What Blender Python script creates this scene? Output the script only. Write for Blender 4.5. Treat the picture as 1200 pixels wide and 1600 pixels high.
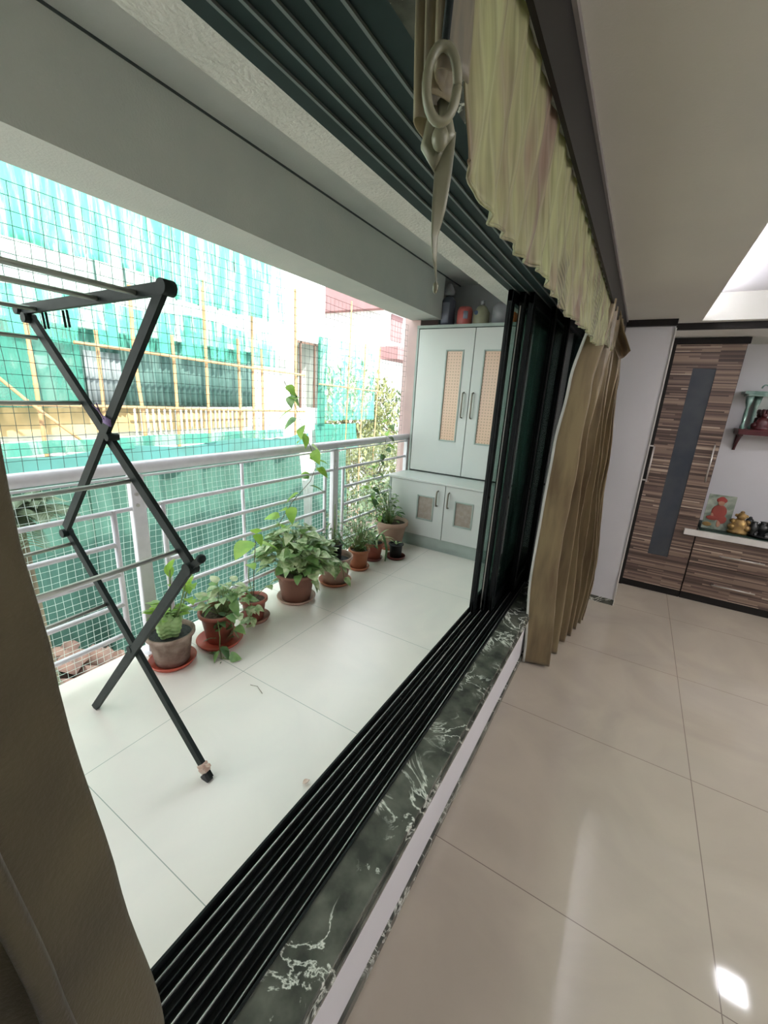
import bpy, bmesh, math, random
from mathutils import Vector, Matrix, noise
random.seed(7)
for o in list(bpy.data.objects):
    bpy.data.objects.remove(o)
SC = bpy.context.scene
COL = SC.collection
# ------------------------------------------------------------------ camera, world, lights, exposure
PITCH, YAW, ROLL = math.radians(15.85), math.radians(-30.55), math.radians(3.27)
F = Vector((math.sin(YAW)*math.cos(PITCH), math.cos(YAW)*math.cos(PITCH), -math.sin(PITCH)))
r0 = F.cross(Vector((0, 0, 1))).normalized(); u0 = r0.cross(F)
rr = r0*math.cos(ROLL)+u0*math.sin(ROLL); uu = -r0*math.sin(ROLL)+u0*math.cos(ROLL)
cam = bpy.data.cameras.new('camera'); camo = bpy.data.objects.new('camera', cam); COL.objects.link(camo)
cam.sensor_fit = 'VERTICAL'; cam.sensor_height = 32.0; cam.lens = 32.0*642/1600
cam.clip_start = 0.02; cam.clip_end = 200
camo.matrix_world = Matrix(((rr.x, uu.x, -F.x, 0), (rr.y, uu.y, -F.y, 0), (rr.z, uu.z, -F.z, 1.47), (0, 0, 0, 1)))
SC.camera = camo
SC.view_settings.view_transform = 'Standard'; SC.view_settings.look = 'None'
SC.view_settings.gamma = 1; SC.view_settings.use_curve_mapping = False
SC.view_settings.exposure = 0.0
W = bpy.data.worlds.new('World'); SC.world = W; W.use_nodes = True
W.node_tree.nodes['Background'].inputs[0].default_value = (0.90, 0.97, 1.0, 1)
W.node_tree.nodes['Background'].inputs[1].default_value = 5.0
def lamp(name, kind, energy, color, loc, rot=(0, 0, 0), size=None, sy=None):
    l = bpy.data.lights.new(name, kind); l.energy = energy; l.color = color
    if kind == 'AREA':
        l.shape = 'RECTANGLE'; l.size = size; l.size_y = sy or size
    o = bpy.data.objects.new(name, l); o.location = loc; o.rotation_euler = rot; COL.objects.link(o); return o
sun = lamp('sun', 'SUN', 10.0, (1, 0.96, 0.88), (3, 0, 8))
sun.rotation_euler = Vector((-0.62, 0.30, -0.62)).to_track_quat('-Z', 'Y').to_euler(); sun.data.angle = 0.02
LAMP_E = 3.5
# ------------------------------------------------------------------ material helpers
def new_mat(name):
    m = bpy.data.materials.new(name); m.use_nodes = True
    nt = m.node_tree; return m, nt, nt.nodes['Principled BSDF']
def N(nt, t, **k):
    n = nt.nodes.new(t)
    for a, b in k.items():
        if a.startswith('i_'):
            n.inputs[a[2:].replace('_', ' ')].default_value = b
        else: setattr(n, a, b)
    return n
def rgb(c): return (c[0], c[1], c[2], 1)
def ramp(nt, stops, interp='LINEAR'):
    n = nt.nodes.new('ShaderNodeValToRGB'); cr = n.color_ramp; cr.interpolation = interp
    while len(cr.elements) < len(stops): cr.elements.new(0.5)
    for e, (p, c) in zip(cr.elements, stops): e.position = p; e.color = rgb(c)
    return n
def coords(nt, scale=(1, 1, 1), loc=(0, 0, 0), rot=(0, 0, 0)):
    tc = nt.nodes.new('ShaderNodeTexCoord'); mp = nt.nodes.new('ShaderNodeMapping')
    mp.inputs['Scale'].default_value = scale; mp.inputs['Location'].default_value = loc; mp.inputs['Rotation'].default_value = rot
    nt.links.new(tc.outputs['Object'], mp.inputs[0]); return mp
def mat(name, c, rough=0.5, metal=0.0, c2=None, ns=8, bump=0, bs=60, spec=0.5, stretch=(1, 1, 1), trans=0, alpha=1, sheen=0):
    m, nt, b = new_mat(name)
    b.inputs['Base Color'].default_value = rgb(c); b.inputs['Roughness'].default_value = rough
    b.inputs['Metallic'].default_value = metal; b.inputs['Specular IOR Level'].default_value = spec
    b.inputs['Sheen Weight'].default_value = sheen
    mp = coords(nt, stretch)
    n = N(nt, 'ShaderNodeTexNoise', i_Scale=ns, i_Detail=5.0); nt.links.new(mp.outputs[0], n.inputs['Vector'])
    c2 = c2 or tuple(x*0.86 for x in c)
    rp = ramp(nt, [(0.35, c2), (0.62, c)]); nt.links.new(n.outputs[0], rp.inputs[0]); nt.links.new(rp.outputs[0], b.inputs['Base Color'])
    if bump:
        n2 = N(nt, 'ShaderNodeTexNoise', i_Scale=bs, i_Detail=4.0); nt.links.new(mp.outputs[0], n2.inputs['Vector'])
        bp = N(nt, 'ShaderNodeBump', i_Strength=bump, i_Distance=0.01); nt.links.new(n2.outputs[0], bp.inputs['Height']); nt.links.new(bp.outputs[0], b.inputs['Normal'])
    if trans or alpha < 1:
        out = nt.nodes['Material Output']
        sh = b.outputs[0]
        if trans:
            t = N(nt, 'ShaderNodeBsdfTranslucent'); nt.links.new(rp.outputs[0], t.inputs[0])
            mx = N(nt, 'ShaderNodeMixShader'); mx.inputs[0].default_value = trans
            nt.links.new(sh, mx.inputs[1]); nt.links.new(t.outputs[0], mx.inputs[2]); sh = mx.outputs[0]
        if alpha < 1:
            t = N(nt, 'ShaderNodeBsdfTransparent')
            mx = N(nt, 'ShaderNodeMixShader'); mx.inputs[0].default_value = alpha
            nt.links.new(t.outputs[0], mx.inputs[1]); nt.links.new(sh, mx.inputs[2]); sh = mx.outputs[0]
        nt.links.new(sh, out.inputs[0])
    return m
def tile_mat(name, c, c2, x0, y0, rough, grout, spec=0.5):
    m, nt, b = new_mat(name)
    mp = coords(nt, (1, 1, 1), (-x0, -y0, 0))
    br = N(nt, 'ShaderNodeTexBrick', offset=0.0, squash=1.0)
    for k, v in (('Scale', 1.0), ('Mortar Size', 0.0016), ('Mortar Smooth', 0.2), ('Brick Width', 0.8), ('Row Height', 0.8)): br.inputs[k].default_value = v
    nt.links.new(mp.outputs[0], br.inputs['Vector'])
    n = N(nt, 'ShaderNodeTexNoise', i_Scale=2.2, i_Detail=7.0, i_Distortion=1.2); nt.links.new(mp.outputs[0], n.inputs['Vector'])
    rp = ramp(nt, [(0.35, c2), (0.65, c)]); nt.links.new(n.outputs[0], rp.inputs[0])
    nt.links.new(rp.outputs[0], br.inputs['Color1']); nt.links.new(rp.outputs[0], br.inputs['Color2'])
    br.inputs['Mortar'].default_value = rgb(grout)
    nt.links.new(br.outputs['Color'], b.inputs['Base Color'])
    b.inputs['Roughness'].default_value = rough; b.inputs['Specular IOR Level'].default_value = spec
    return m
def marble_mat(name):
    m, nt, b = new_mat(name)
    mp = coords(nt)
    n = N(nt, 'ShaderNodeTexNoise', i_Scale=6.5, i_Detail=9.0, i_Roughness=0.6, i_Distortion=0.9); nt.links.new(mp.outputs[0], n.inputs['Vector'])
    s = N(nt, 'ShaderNodeMath', operation='SUBTRACT'); s.inputs[1].default_value = 0.5; nt.links.new(n.outputs[0], s.inputs[0])
    a = N(nt, 'ShaderNodeMath', operation='ABSOLUTE'); nt.links.new(s.outputs[0], a.inputs[0])
    rp = ramp(nt, [(0.0, (0.70, 0.70, 0.64)), (0.009, (0.36, 0.37, 0.32)), (0.022, (0, 0, 0))]); nt.links.new(a.outputs[0], rp.inputs[0])
    n2 = N(nt, 'ShaderNodeTexNoise', i_Scale=3.1, i_Detail=2.0); nt.links.new(mp.outputs[0], n2.inputs['Vector'])
    r2 = ramp(nt, [(0.44, (0, 0, 0)), (0.54, (1, 1, 1))]); nt.links.new(n2.outputs[0], r2.inputs[0])
    mu = N(nt, 'ShaderNodeMix', data_type='RGBA', blend_type='MULTIPLY'); mu.inputs[0].default_value = 1
    nt.links.new(rp.outputs[0], mu.inputs[6]); nt.links.new(r2.outputs[0], mu.inputs[7])
    n3 = N(nt, 'ShaderNodeTexNoise', i_Scale=14.0, i_Detail=5.0); nt.links.new(mp.outputs[0], n3.inputs['Vector'])
    r3 = ramp(nt, [(0.35, (0.04, 0.044, 0.036)), (0.7, (0.13, 0.135, 0.108))]); nt.links.new(n3.outputs[0], r3.inputs[0])
    ad = N(nt, 'ShaderNodeMix', data_type='RGBA', blend_type='ADD'); ad.inputs[0].default_value = 1
    nt.links.new(r3.outputs[0], ad.inputs[6]); nt.links.new(mu.outputs[2], ad.inputs[7])
    nt.links.new(ad.outputs[2], b.inputs['Base Color']); b.inputs['Roughness'].default_value = 0.16
    return m
def zebra_mat(name):
    m, nt, b = new_mat(name)
    mp = coords(nt, (1, 1, 1), (3.3, 0, 0.005), (math.radians(-90), 0, 0))
    br = N(nt, 'ShaderNodeTexBrick', offset=0.37, offset_frequency=3, squash=0.6, squash_frequency=4)
    for k, v in (('Scale', 1.0), ('Mortar Size', 0.0), ('Bias', 0.0), ('Brick Width', 0.30), ('Row Height', 0.0095)): br.inputs[k].default_value = v
    br.inputs['Color1'].default_value = (0, 0, 0, 1); br.inputs['Color2'].default_value = (1, 1, 1, 1)
    nt.links.new(mp.outputs[0], br.inputs['Vector'])
    rp = ramp(nt, [(0.0, (0.06, 0.037, 0.03)), (0.18, (0.13, 0.085, 0.066)), (0.42, (0.20, 0.138, 0.105)), (0.62, (0.09, 0.058, 0.046)), (0.76, (0.27, 0.195, 0.145)), (0.93, (0.42, 0.33, 0.25))], 'CONSTANT')
    nt.links.new(br.outputs['Color'], rp.inputs[0])
    nt.links.new(rp.outputs[0], b.inputs['Base Color']); b.inputs['Roughness'].default_value = 0.35
    return m
def net_sheet_mat(name, c, dens_lo, dens_hi, vs=9):
    m, nt, b = new_mat(name)
    out = nt.nodes['Material Output']
    mp = coords(nt, (1, vs, 0.7))
    n = N(nt, 'ShaderNodeTexNoise', i_Scale=1.3, i_Detail=6.0, i_Roughness=0.7, i_Distortion=0.5); nt.links.new(mp.outputs[0], n.inputs['Vector'])
    rp = ramp(nt, [(0.42, (dens_lo,)*3), (0.58, (dens_hi,)*3)]); nt.links.new(n.outputs[0], rp.inputs[0])
    b.inputs['Base Color'].default_value = rgb(c); b.inputs['Roughness'].default_value = 0.8
    t = N(nt, 'ShaderNodeBsdfTranslucent'); t.inputs[0].default_value = rgb(c)
    mx = N(nt, 'ShaderNodeMixShader'); mx.inputs[0].default_value = 0.4
    nt.links.new(b.outputs[0], mx.inputs[1]); nt.links.new(t.outputs[0], mx.inputs[2])
    tr = N(nt, 'ShaderNodeBsdfTransparent'); m2 = N(nt, 'ShaderNodeMixShader')
    nt.links.new(rp.outputs[0], m2.inputs[0]); nt.links.new(tr.outputs[0], m2.inputs[1]); nt.links.new(mx.outputs[0], m2.inputs[2])
    nt.links.new(m2.outputs[0], out.inputs[0])
    return m
def glass_mat(name, tint, rough=0.02, alpha=0.45):
    m, nt, b = new_mat(name)
    b.inputs['Base Color'].default_value = rgb(tint); b.inputs['Roughness'].default_value = rough
    b.inputs['Specular IOR Level'].default_value = 1.0; b.inputs['Coat Weight'].default_value = 1.0; b.inputs['Coat Roughness'].default_value = 0.03
    t = N(nt, 'ShaderNodeBsdfTransparent'); t.inputs[0].default_value = (0.75, 0.85, 0.82, 1)
    mx = N(nt, 'ShaderNodeMixShader'); mx.inputs[0].default_value = alpha
    nt.links.new(t.outputs[0], mx.inputs[1]); nt.links.new(b.outputs[0], mx.inputs[2]); nt.links.new(mx.outputs[0], nt.nodes['Material Output'].inputs[0])
    return m
def emit_mat(name, c, s):
    m, nt, b = new_mat(name)
    b.inputs['Emission Color'].default_value = rgb(c); b.inputs['Emission Strength'].default_value = s
    b.inputs['Base Color'].default_value = (0.8, 0.8, 0.8, 1); return m
def valance_mat(name):
    m, nt, b = new_mat(name)
    out = nt.nodes['Material Output']
    mp = coords(nt, (1, 1, 1))
    n = N(nt, 'ShaderNodeTexNoise', i_Scale=4.0, i_Detail=3.0, i_Distortion=0.8); nt.links.new(coords(nt, (1, 3, 0.9)).outputs[0], n.inputs['Vector'])
    rp = ramp(nt, [(0.32, (0.40, 0.29, 0.22)), (0.5, (0.52, 0.50, 0.29)), (0.68, (0.62, 0.64, 0.36))]); nt.links.new(n.outputs[0], rp.inputs[0])
    w = N(nt, 'ShaderNodeTexWave', i_Scale=38.0, i_Distortion=1.0); w.bands_direction = 'DIAGONAL'; nt.links.new(mp.outputs[0], w.inputs['Vector'])
    n5 = N(nt, 'ShaderNodeTexNoise', i_Scale=2.3, i_Detail=1.0); nt.links.new(coords(nt, (1, 1.6, 1), (0.3, 0.2, 0)).outputs[0], n5.inputs['Vector'])
    r5 = ramp(nt, [(0.52, (0, 0, 0)), (0.58, (0.55, 0.55, 0.55))]); nt.links.new(n5.outputs[0], r5.inputs[0])
    n6 = N(nt, 'ShaderNodeTexNoise', i_Scale=1.0, i_Detail=4.0); nt.links.new(coords(nt, (1, 95, 5)).outputs[0], n6.inputs['Vector'])
    r6 = ramp(nt, [(0.35, (0.62, 0.60, 0.55)), (0.6, (1, 1, 1))]); nt.links.new(n6.outputs[0], r6.inputs[0])
    m6 = N(nt, 'ShaderNodeMix', data_type='RGBA', blend_type='MULTIPLY'); m6.inputs[0].default_value = 0.8
    nt.links.new(rp.outputs[0], m6.inputs[6]); nt.links.new(r6.outputs[0], m6.inputs[7]); rp = m6
    mu = N(nt, 'ShaderNodeMix', data_type='RGBA', blend_type='MULTIPLY'); nt.links.new(r5.outputs[0], mu.inputs[0])
    nt.links.new(rp.outputs[2], mu.inputs[6]); nt.links.new(w.outputs[0], mu.inputs[7])
    nt.links.new(mu.outputs[2], b.inputs['Base Color']); b.inputs['Roughness'].default_value = 0.42; b.inputs['Sheen Weight'].default_value = 0.3
    t = N(nt, 'ShaderNodeBsdfTranslucent'); nt.links.new(mu.outputs[2], t.inputs[0])
    mx = N(nt, 'ShaderNodeMixShader'); mx.inputs[0].default_value = 0.45
    nt.links.new(b.outputs[0], mx.inputs[1]); nt.links.new(t.outputs[0], mx.inputs[2]); nt.links.new(mx.outputs[0], out.inputs[0])
    return m
def picture_mat(name):
    m, nt, b = new_mat(name)
    n = N(nt, 'ShaderNodeTexNoise', i_Scale=9.0, i_Detail=3.0, i_Distortion=1.0); nt.links.new(coords(nt).outputs[0], n.inputs['Vector'])
    rp = ramp(nt, [(0.35, (0.10, 0.14, 0.11)), (0.5, (0.28, 0.32, 0.26)), (0.65, (0.42, 0.44, 0.36))]); nt.links.new(n.outputs[0], rp.inputs[0])
    nt.links.new(rp.outputs[0], b.inputs['Base Color']); b.inputs['Roughness'].default_value = 0.25
    return m
def dotted_mat(name, c):
    m, nt, b = new_mat(name)
    mp = coords(nt, (34, 0.0001, 34))
    v = N(nt, 'ShaderNodeTexVoronoi', i_Scale=1.0, i_Randomness=0.0); nt.links.new(mp.outputs[0], v.inputs['Vector'])
    rp = ramp(nt, [(0.16, tuple(x*0.62 for x in c)), (0.26, c)]); nt.links.new(v.outputs['Distance'], rp.inputs[0])
    nt.links.new(rp.outputs[0], b.inputs['Base Color']); b.inputs['Roughness'].default_value = 0.3
    return m
M = dict(
    floor_in=tile_mat('cream_floor_tile', (0.49, 0.43, 0.345), (0.43, 0.375, 0.305), 0.462, 1.054, 0.06, (0.22, 0.18, 0.15), 0.5),
    floor_bal=tile_mat('white_balcony_tile', (0.75, 0.69, 0.63), (0.70, 0.65, 0.60), -1.62, 0.505, 0.28, (0.30, 0.32, 0.28)),
    marble=marble_mat('black_green_marble'),
    wall=mat('white_wall_paint', (0.72, 0.70, 0.71), 0.6, bump=0.03, bs=120, c2=(0.69, 0.67, 0.68), ns=2),
    ceil=mat('white_ceiling_paint', (0.76, 0.75, 0.68), 0.7, c2=(0.72, 0.71, 0.65), ns=2, bump=0.08, bs=160),
    plaster=mat('rough_white_plaster', (0.74, 0.73, 0.68), 0.85, c2=(0.67, 0.67, 0.62), ns=9, bump=0.5, bs=110),
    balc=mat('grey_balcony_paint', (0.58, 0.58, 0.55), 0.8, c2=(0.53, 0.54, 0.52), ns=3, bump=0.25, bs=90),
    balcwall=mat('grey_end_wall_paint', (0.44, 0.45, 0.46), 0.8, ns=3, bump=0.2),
    pink=mat('pale_pink_paint', (0.58, 0.40, 0.38), 0.8, c2=(0.52, 0.36, 0.35), ns=4),
    black=mat('black_aluminium', (0.010, 0.012, 0.012), 0.42, 0.0, c2=(0.006, 0.007, 0.007), spec=0.22),
    teal=mat('dark_teal_coating', (0.022, 0.040, 0.040), 0.6, c2=(0.016, 0.030, 0.030), spec=0.2),
    ribm=mat('grey_track_rib', (0.17, 0.20, 0.20), 0.5),
    railmetal=mat('worn_aluminium_rail', (0.80, 0.79, 0.76), 0.3, 0.6, c2=(0.30, 0.30, 0.29), ns=10, stretch=(1, 0.3, 1)),
    glass=glass_mat('dark_tinted_glass', (0.04, 0.07, 0.06), alpha=0.38),
    brown=mat('dark_brown_trim', (0.014, 0.012, 0.011), 0.5, spec=0.2),
    greyedge=mat('grey_trim_edge', (0.28, 0.26, 0.25), 0.5),
    zebra=zebra_mat('zebra_striped_laminate'),
    darkglass=mat('dark_frosted_glass', (0.035, 0.042, 0.055), 0.22, c2=(0.055, 0.062, 0.07), ns=5),
    steel=mat('brushed_steel', (0.70, 0.68, 0.64), 0.3, 0.9),
    white=mat('white_laminate', (0.72, 0.69, 0.64), 0.35),
    curtain=mat('olive_gold_satin', (0.27, 0.205, 0.105), 0.32, c2=(0.15, 0.10, 0.05), ns=5, stretch=(3, 3, 0.5), bump=0.1, bs=220, trans=0.18, sheen=0.3),  # noise mixes fold highlight and shadow tones into the fabric colour
    curtain2=mat('olive_velvet', (0.075, 0.062, 0.031), 0.6, c2=(0.045, 0.037, 0.019), ns=7, bump=0.12, bs=260, trans=0.05, sheen=0.15, spec=0.2),  # colour lowered to stand in for the unlit room side
    lining=mat('white_lining_hem', (0.55, 0.55, 0.5), 0.7),
    valance=valance_mat('sheer_green_gold_stripe'),
    tailm=mat('old_gold_sheer', (0.36, 0.31, 0.19), 0.45, c2=(0.20, 0.18, 0.13), ns=4, stretch=(14, 14, 2), trans=0.3),
    ribbon=mat('olive_ribbon', (0.17, 0.165, 0.10), 0.35, ns=12, c2=(0.24, 0.235, 0.15)),
    railw=mat('white_enamel_pipe', (0.82, 0.79, 0.84), 0.3, c2=(0.76, 0.73, 0.78), ns=20),
    net=mat('white_nylon_strand', (0.62, 0.74, 0.66), 0.7),
    netdark=mat('backlit_dark_nylon_strand', (0.05, 0.10, 0.09), 0.7),  # dark tone stands in for strands silhouetted against the bright outdoors
    rack=mat('dark_green_black_plastic', (0.012, 0.018, 0.017), 0.5, c2=(0.022, 0.028, 0.026), ns=14, spec=0.12),
    rod=mat('chrome_rod', (0.60, 0.61, 0.56), 0.3, 0.7),
    tape=mat('pinkish_tape', (0.55, 0.36, 0.28), 0.5, c2=(0.65, 0.52, 0.45), ns=40),
    purple=mat('purple_yarn', (0.22, 0.15, 0.30), 0.8),
    mint=mat('pale_mint_laminate', (0.60, 0.60, 0.575), 0.42, c2=(0.57, 0.585, 0.57), ns=1.5),
    mintedge=mat('mint_grey_edge', (0.36, 0.41, 0.38), 0.5),
    gap=mat('dark_joint', (0.05, 0.06, 0.06), 0.7),
    peach=dotted_mat('peach_patterned_glass', (0.72, 0.47, 0.33)),
    taupe=mat('taupe_woven_panel', (0.30, 0.24, 0.20), 0.5, ns=30, c2=(0.36, 0.30, 0.26)),
    handle=mat('antique_steel_handle', (0.22, 0.19, 0.15), 0.3, 0.8),
    soil=mat('dark_potting_soil', (0.045, 0.03, 0.022), 0.95, c2=(0.10, 0.065, 0.045), ns=60, bump=0.8, bs=80),
    soilb=mat('black_wet_soil', (0.012, 0.012, 0.014), 0.6, ns=50, c2=(0.03, 0.03, 0.03), bump=0.8, bs=70),
    terra_old=mat('weathered_grey_terracotta', (0.36, 0.27, 0.22), 0.85, c2=(0.20, 0.13, 0.10), ns=16, bump=0.35, bs=50),
    terra_red=mat('red_plastic_terracotta', (0.36, 0.105, 0.07), 0.5, c2=(0.27, 0.08, 0.055), ns=8),
    terra_dk=mat('brownish_terracotta', (0.30, 0.135, 0.095), 0.65, c2=(0.25, 0.11, 0.08), ns=9),
    terra_or=mat('orange_terracotta', (0.46, 0.165, 0.085), 0.55, c2=(0.38, 0.13, 0.065), ns=9),
    terra_bg=mat('beige_terracotta', (0.50, 0.32, 0.25), 0.6, c2=(0.42, 0.26, 0.20), ns=7),
    saucer_red=mat('bright_red_saucer', (0.47, 0.085, 0.05), 0.5),
    saucer_or=mat('orange_saucer', (0.44, 0.15, 0.075), 0.55),
    saucer_mr=mat('maroon_saucer', (0.17, 0.035, 0.03), 0.5),
    potblack=mat('black_nursery_plastic', (0.018, 0.020, 0.022), 0.55),
    leaf_lime=mat('lime_leaf', (0.38, 0.60, 0.10), 0.4, c2=(0.26, 0.46, 0.08), ns=14, trans=0.35),
    leaf_var=mat('variegated_leaf', (0.58, 0.66, 0.40), 0.4, c2=(0.19, 0.32, 0.11), ns=34, trans=0.25),
    leaf_cream=mat('cream_edged_leaf', (0.72, 0.76, 0.50), 0.4, c2=(0.32, 0.48, 0.20), ns=24, trans=0.25),
    leaf_green=mat('mid_green_leaf', (0.22, 0.36, 0.12), 0.4, c2=(0.11, 0.22, 0.07), ns=20, trans=0.2),
    leaf_dark=mat('dark_green_leaf', (0.10, 0.19, 0.07), 0.4, c2=(0.05, 0.11, 0.045), ns=20, trans=0.15),
    leaf_pale=mat('pale_succulent', (0.36, 0.50, 0.21), 0.5, c2=(0.22, 0.37, 0.13), ns=22, trans=0.12),
    stem=mat('brown_stem', (0.14, 0.11, 0.06), 0.8),
    gstem=mat('green_stem', (0.17, 0.24, 0.08), 0.6),
    # outdoors
    facade=mat('whitewashed_facade', (0.72, 0.74, 0.70), 0.85, c2=(0.60, 0.64, 0.60), ns=1.2, bump=0.1),
    slab=mat('pale_concrete_slab', (0.72, 0.74, 0.70), 0.85, ns=2),
    cream=mat('cream_yellow_wall', (0.46, 0.32, 0.15), 0.8, c2=(0.50, 0.38, 0.20), ns=2),
    opening=mat('dim_room_interior', (0.055, 0.05, 0.045), 0.9),
    shutter=mat('brown_window_frame', (0.14, 0.08, 0.055), 0.6),
    corr=mat('shade_dark_teal_sheet', (0.085, 0.16, 0.14), 0.6, c2=(0.04, 0.10, 0.085), ns=2.5),  # base darkened to hold the shade that falls on the screen
    corrw=mat('silver_sheet', (0.20, 0.23, 0.235), 0.5, c2=(0.15, 0.18, 0.18), ns=3),
    bamboo=mat('golden_bamboo', (0.42, 0.26, 0.12), 0.6, c2=(0.32, 0.19, 0.09), ns=6),
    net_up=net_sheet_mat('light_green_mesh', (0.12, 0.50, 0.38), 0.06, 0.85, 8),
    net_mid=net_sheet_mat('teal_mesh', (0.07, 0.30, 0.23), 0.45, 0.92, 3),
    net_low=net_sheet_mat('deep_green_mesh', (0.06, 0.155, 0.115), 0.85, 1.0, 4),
    net_tarp=mat('turquoise_tarpaulin', (0.045, 0.17, 0.155), 0.6, c2=(0.035, 0.125, 0.10), ns=1.5, trans=0.1),
    net_pale=net_sheet_mat('pale_teal_mesh', (0.14, 0.50, 0.40), 0.08, 0.55, 6),
    olive=mat('olive_brown_interior', (0.20, 0.16, 0.09), 0.8, c2=(0.13, 0.10, 0.06), ns=2),
    terrace=mat('terracotta_roof', (0.50, 0.20, 0.12), 0.8, c2=(0.50, 0.2, 0.13), ns=3),
    pinkb=mat('dusty_pink_render', (0.26, 0.145, 0.145), 0.85, ns=2),
    ground=mat('brown_earth', (0.24, 0.18, 0.14), 0.95, c2=(0.16, 0.12, 0.09), ns=3, bump=0.6, bs=12),
    rubble=mat('broken_brick', (0.26, 0.16, 0.12), 0.9, c2=(0.16, 0.10, 0.08), ns=5),
    foliage=mat('garden_foliage', (0.12, 0.17, 0.08), 0.6, c2=(0.05, 0.09, 0.035), ns=4, trans=0.3),
    foliage_y=mat('sunny_foliage', (0.28, 0.29, 0.12), 0.6, c2=(0.12, 0.15, 0.06), ns=4, trans=0.3),
    palm=mat('grey_green_palm', (0.15, 0.19, 0.11), 0.55, c2=(0.06, 0.09, 0.05), ns=6, trans=0.15),
    lampm=emit_mat('white_led_panel', (1, 0.97, 1.0), 16), led=emit_mat('cool_led_strip', (0.90, 0.90, 1.0), 55), tubel=emit_mat('added_tube_glow', (1.0, 0.98, 0.93), 115),
    picture=picture_mat('printed_picture'),
    gold=mat('antique_gold', (0.35, 0.22, 0.07), 0.4, 0.5, c2=(0.20, 0.12, 0.05), ns=40),
    blackm=mat('polished_black_metal', (0.02, 0.022, 0.022), 0.18),
    greencl=mat('dark_green_cloth', (0.012, 0.035, 0.022), 0.6),
    redw=mat('dark_red_lacquer', (0.09, 0.012, 0.015), 0.35),
    mirror=mat('mirror_glass', (0.80, 0.86, 0.84), 0.06, 1.0),
    gglass=mat('green_cut_glass', (0.16, 0.30, 0.25), 0.1, 0.3, c2=(0.45, 0.6, 0.55), ns=18),
    skin=mat('painted_skin', (0.42, 0.22, 0.14), 0.5), robe=mat('painted_robe', (0.28, 0.05, 0.035), 0.5), turban=mat('painted_turban', (0.33, 0.04, 0.03), 0.5),
    b_red=mat('faded_red_plastic', (0.52, 0.12, 0.11), 0.4), b_white=mat('milky_plastic', (0.36, 0.38, 0.36), 0.4),
    b_grey=mat('grey_plastic', (0.28, 0.28, 0.30), 0.45), b_dark=mat('dark_blue_grey_plastic', (0.08, 0.085, 0.12), 0.3),
    b_orange=mat('orange_plastic', (0.75, 0.16, 0.03), 0.4), b_cream=mat('olive_cream_plastic', (0.30, 0.29, 0.20), 0.4), b_navy=mat('navy_print', (0.03, 0.06, 0.12), 0.4),
    b_label=mat('pale_label', (0.25, 0.26, 0.33), 0.5),
)
# ------------------------------------------------------------------ geometry helpers
def NB(): return bmesh.new()
def box(bm, x0, x1, y0, y1, z0, z1, bev=0.0, mtx=None):
    g = bmesh.ops.create_cube(bm, size=1.0); vs = g['verts']
    for v in vs: v.co = Vector(((x0+x1)/2+v.co.x*(x1-x0), (y0+y1)/2+v.co.y*(y1-y0), (z0+z1)/2+v.co.z*(z1-z0)))
    if bev:
        es = list({e for v in vs for e in v.link_edges})
        r = bmesh.ops.bevel(bm, geom=es, offset=bev, segments=2, affect='EDGES', profile=0.5)
        vs = list({v for f in r['faces'] for v in f.verts} | {v for v in vs if v.is_valid})
    if mtx:
        for v in vs: v.co = mtx @ v.co
    return vs
def frames(pts):
    pts = [Vector(p) for p in pts]; out = []
    up = None
    for i, p in enumerate(pts):
        t = (pts[min(i+1, len(pts)-1)]-pts[max(i-1, 0)])
        t = t.normalized() if t.length > 1e-9 else Vector((0, 0, 1))
        if up is None: up = Vector((0, 0, 1)) if abs(t.z) < 0.9 else Vector((0, 1, 0))
        s = t.cross(up)
        if s.length < 1e-6: s = t.cross(Vector((1, 0, 0)))
        s.normalize(); u = s.cross(t).normalized(); up = u
        out.append((p, s, u))
    return out
def tube(bm, pts, r, n=8, sy=1.0, cap=True):
    fr = frames(pts); rs = r if isinstance(r, (list, tuple)) else [r]*len(fr)
    rings = []
    for (p, s, u), q in zip(fr, rs):
        rings.append([bm.verts.new(p+s*math.cos(2*math.pi*k/n)*q+u*math.sin(2*math.pi*k/n)*q*sy) for k in range(n)])
    for a, b in zip(rings, rings[1:]):
        for k in range(n):
            f = bm.faces.new((a[k], a[(k+1) % n], b[(k+1) % n], b[k])); f.smooth = n > 4
    if cap:
        bm.faces.new(rings[0][::-1]); bm.faces.new(rings[-1])
def bar(bm, a, b, w, d, nrm):
    """rectangular bar between a and b: w in plane, d along nrm"""
    a = Vector(a); b = Vector(b); t = (b-a).normalized(); n = Vector(nrm).normalized(); s = t.cross(n).normalized()
    c = [bm.verts.new(p+s*i*w/2+n*j*d/2) for p in (a, b) for i, j in ((-1, -1), (1, -1), (1, 1), (-1, 1))]
    for q in ((0, 1, 2, 3), (7, 6, 5, 4), (0, 4, 5, 1), (1, 5, 6, 2), (2, 6, 7, 3), (3, 7, 4, 0)): bm.faces.new([c[i] for i in q])
def lathe(bm, prof, n=32, cx=0, cy=0, cz=0, sx=1, sy=1):
    rings = []
    for r, z in prof:
        if r < 1e-5: rings.append([bm.verts.new((cx, cy, cz+z))])
        else: rings.append([bm.verts.new((cx+r*sx*math.cos(2*math.pi*k/n), cy+r*sy*math.sin(2*math.pi*k/n), cz+z)) for k in range(n)])
    for a, b in zip(rings, rings[1:]):
        for k in range(n):
            A = [a[k % len(a)], a[(k+1) % len(a)], b[(k+1) % len(b)], b[k % len(b)]]
            A = list(dict.fromkeys(A))
            if len(A) > 2:
                f = bm.faces.new(A); f.smooth = True
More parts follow.
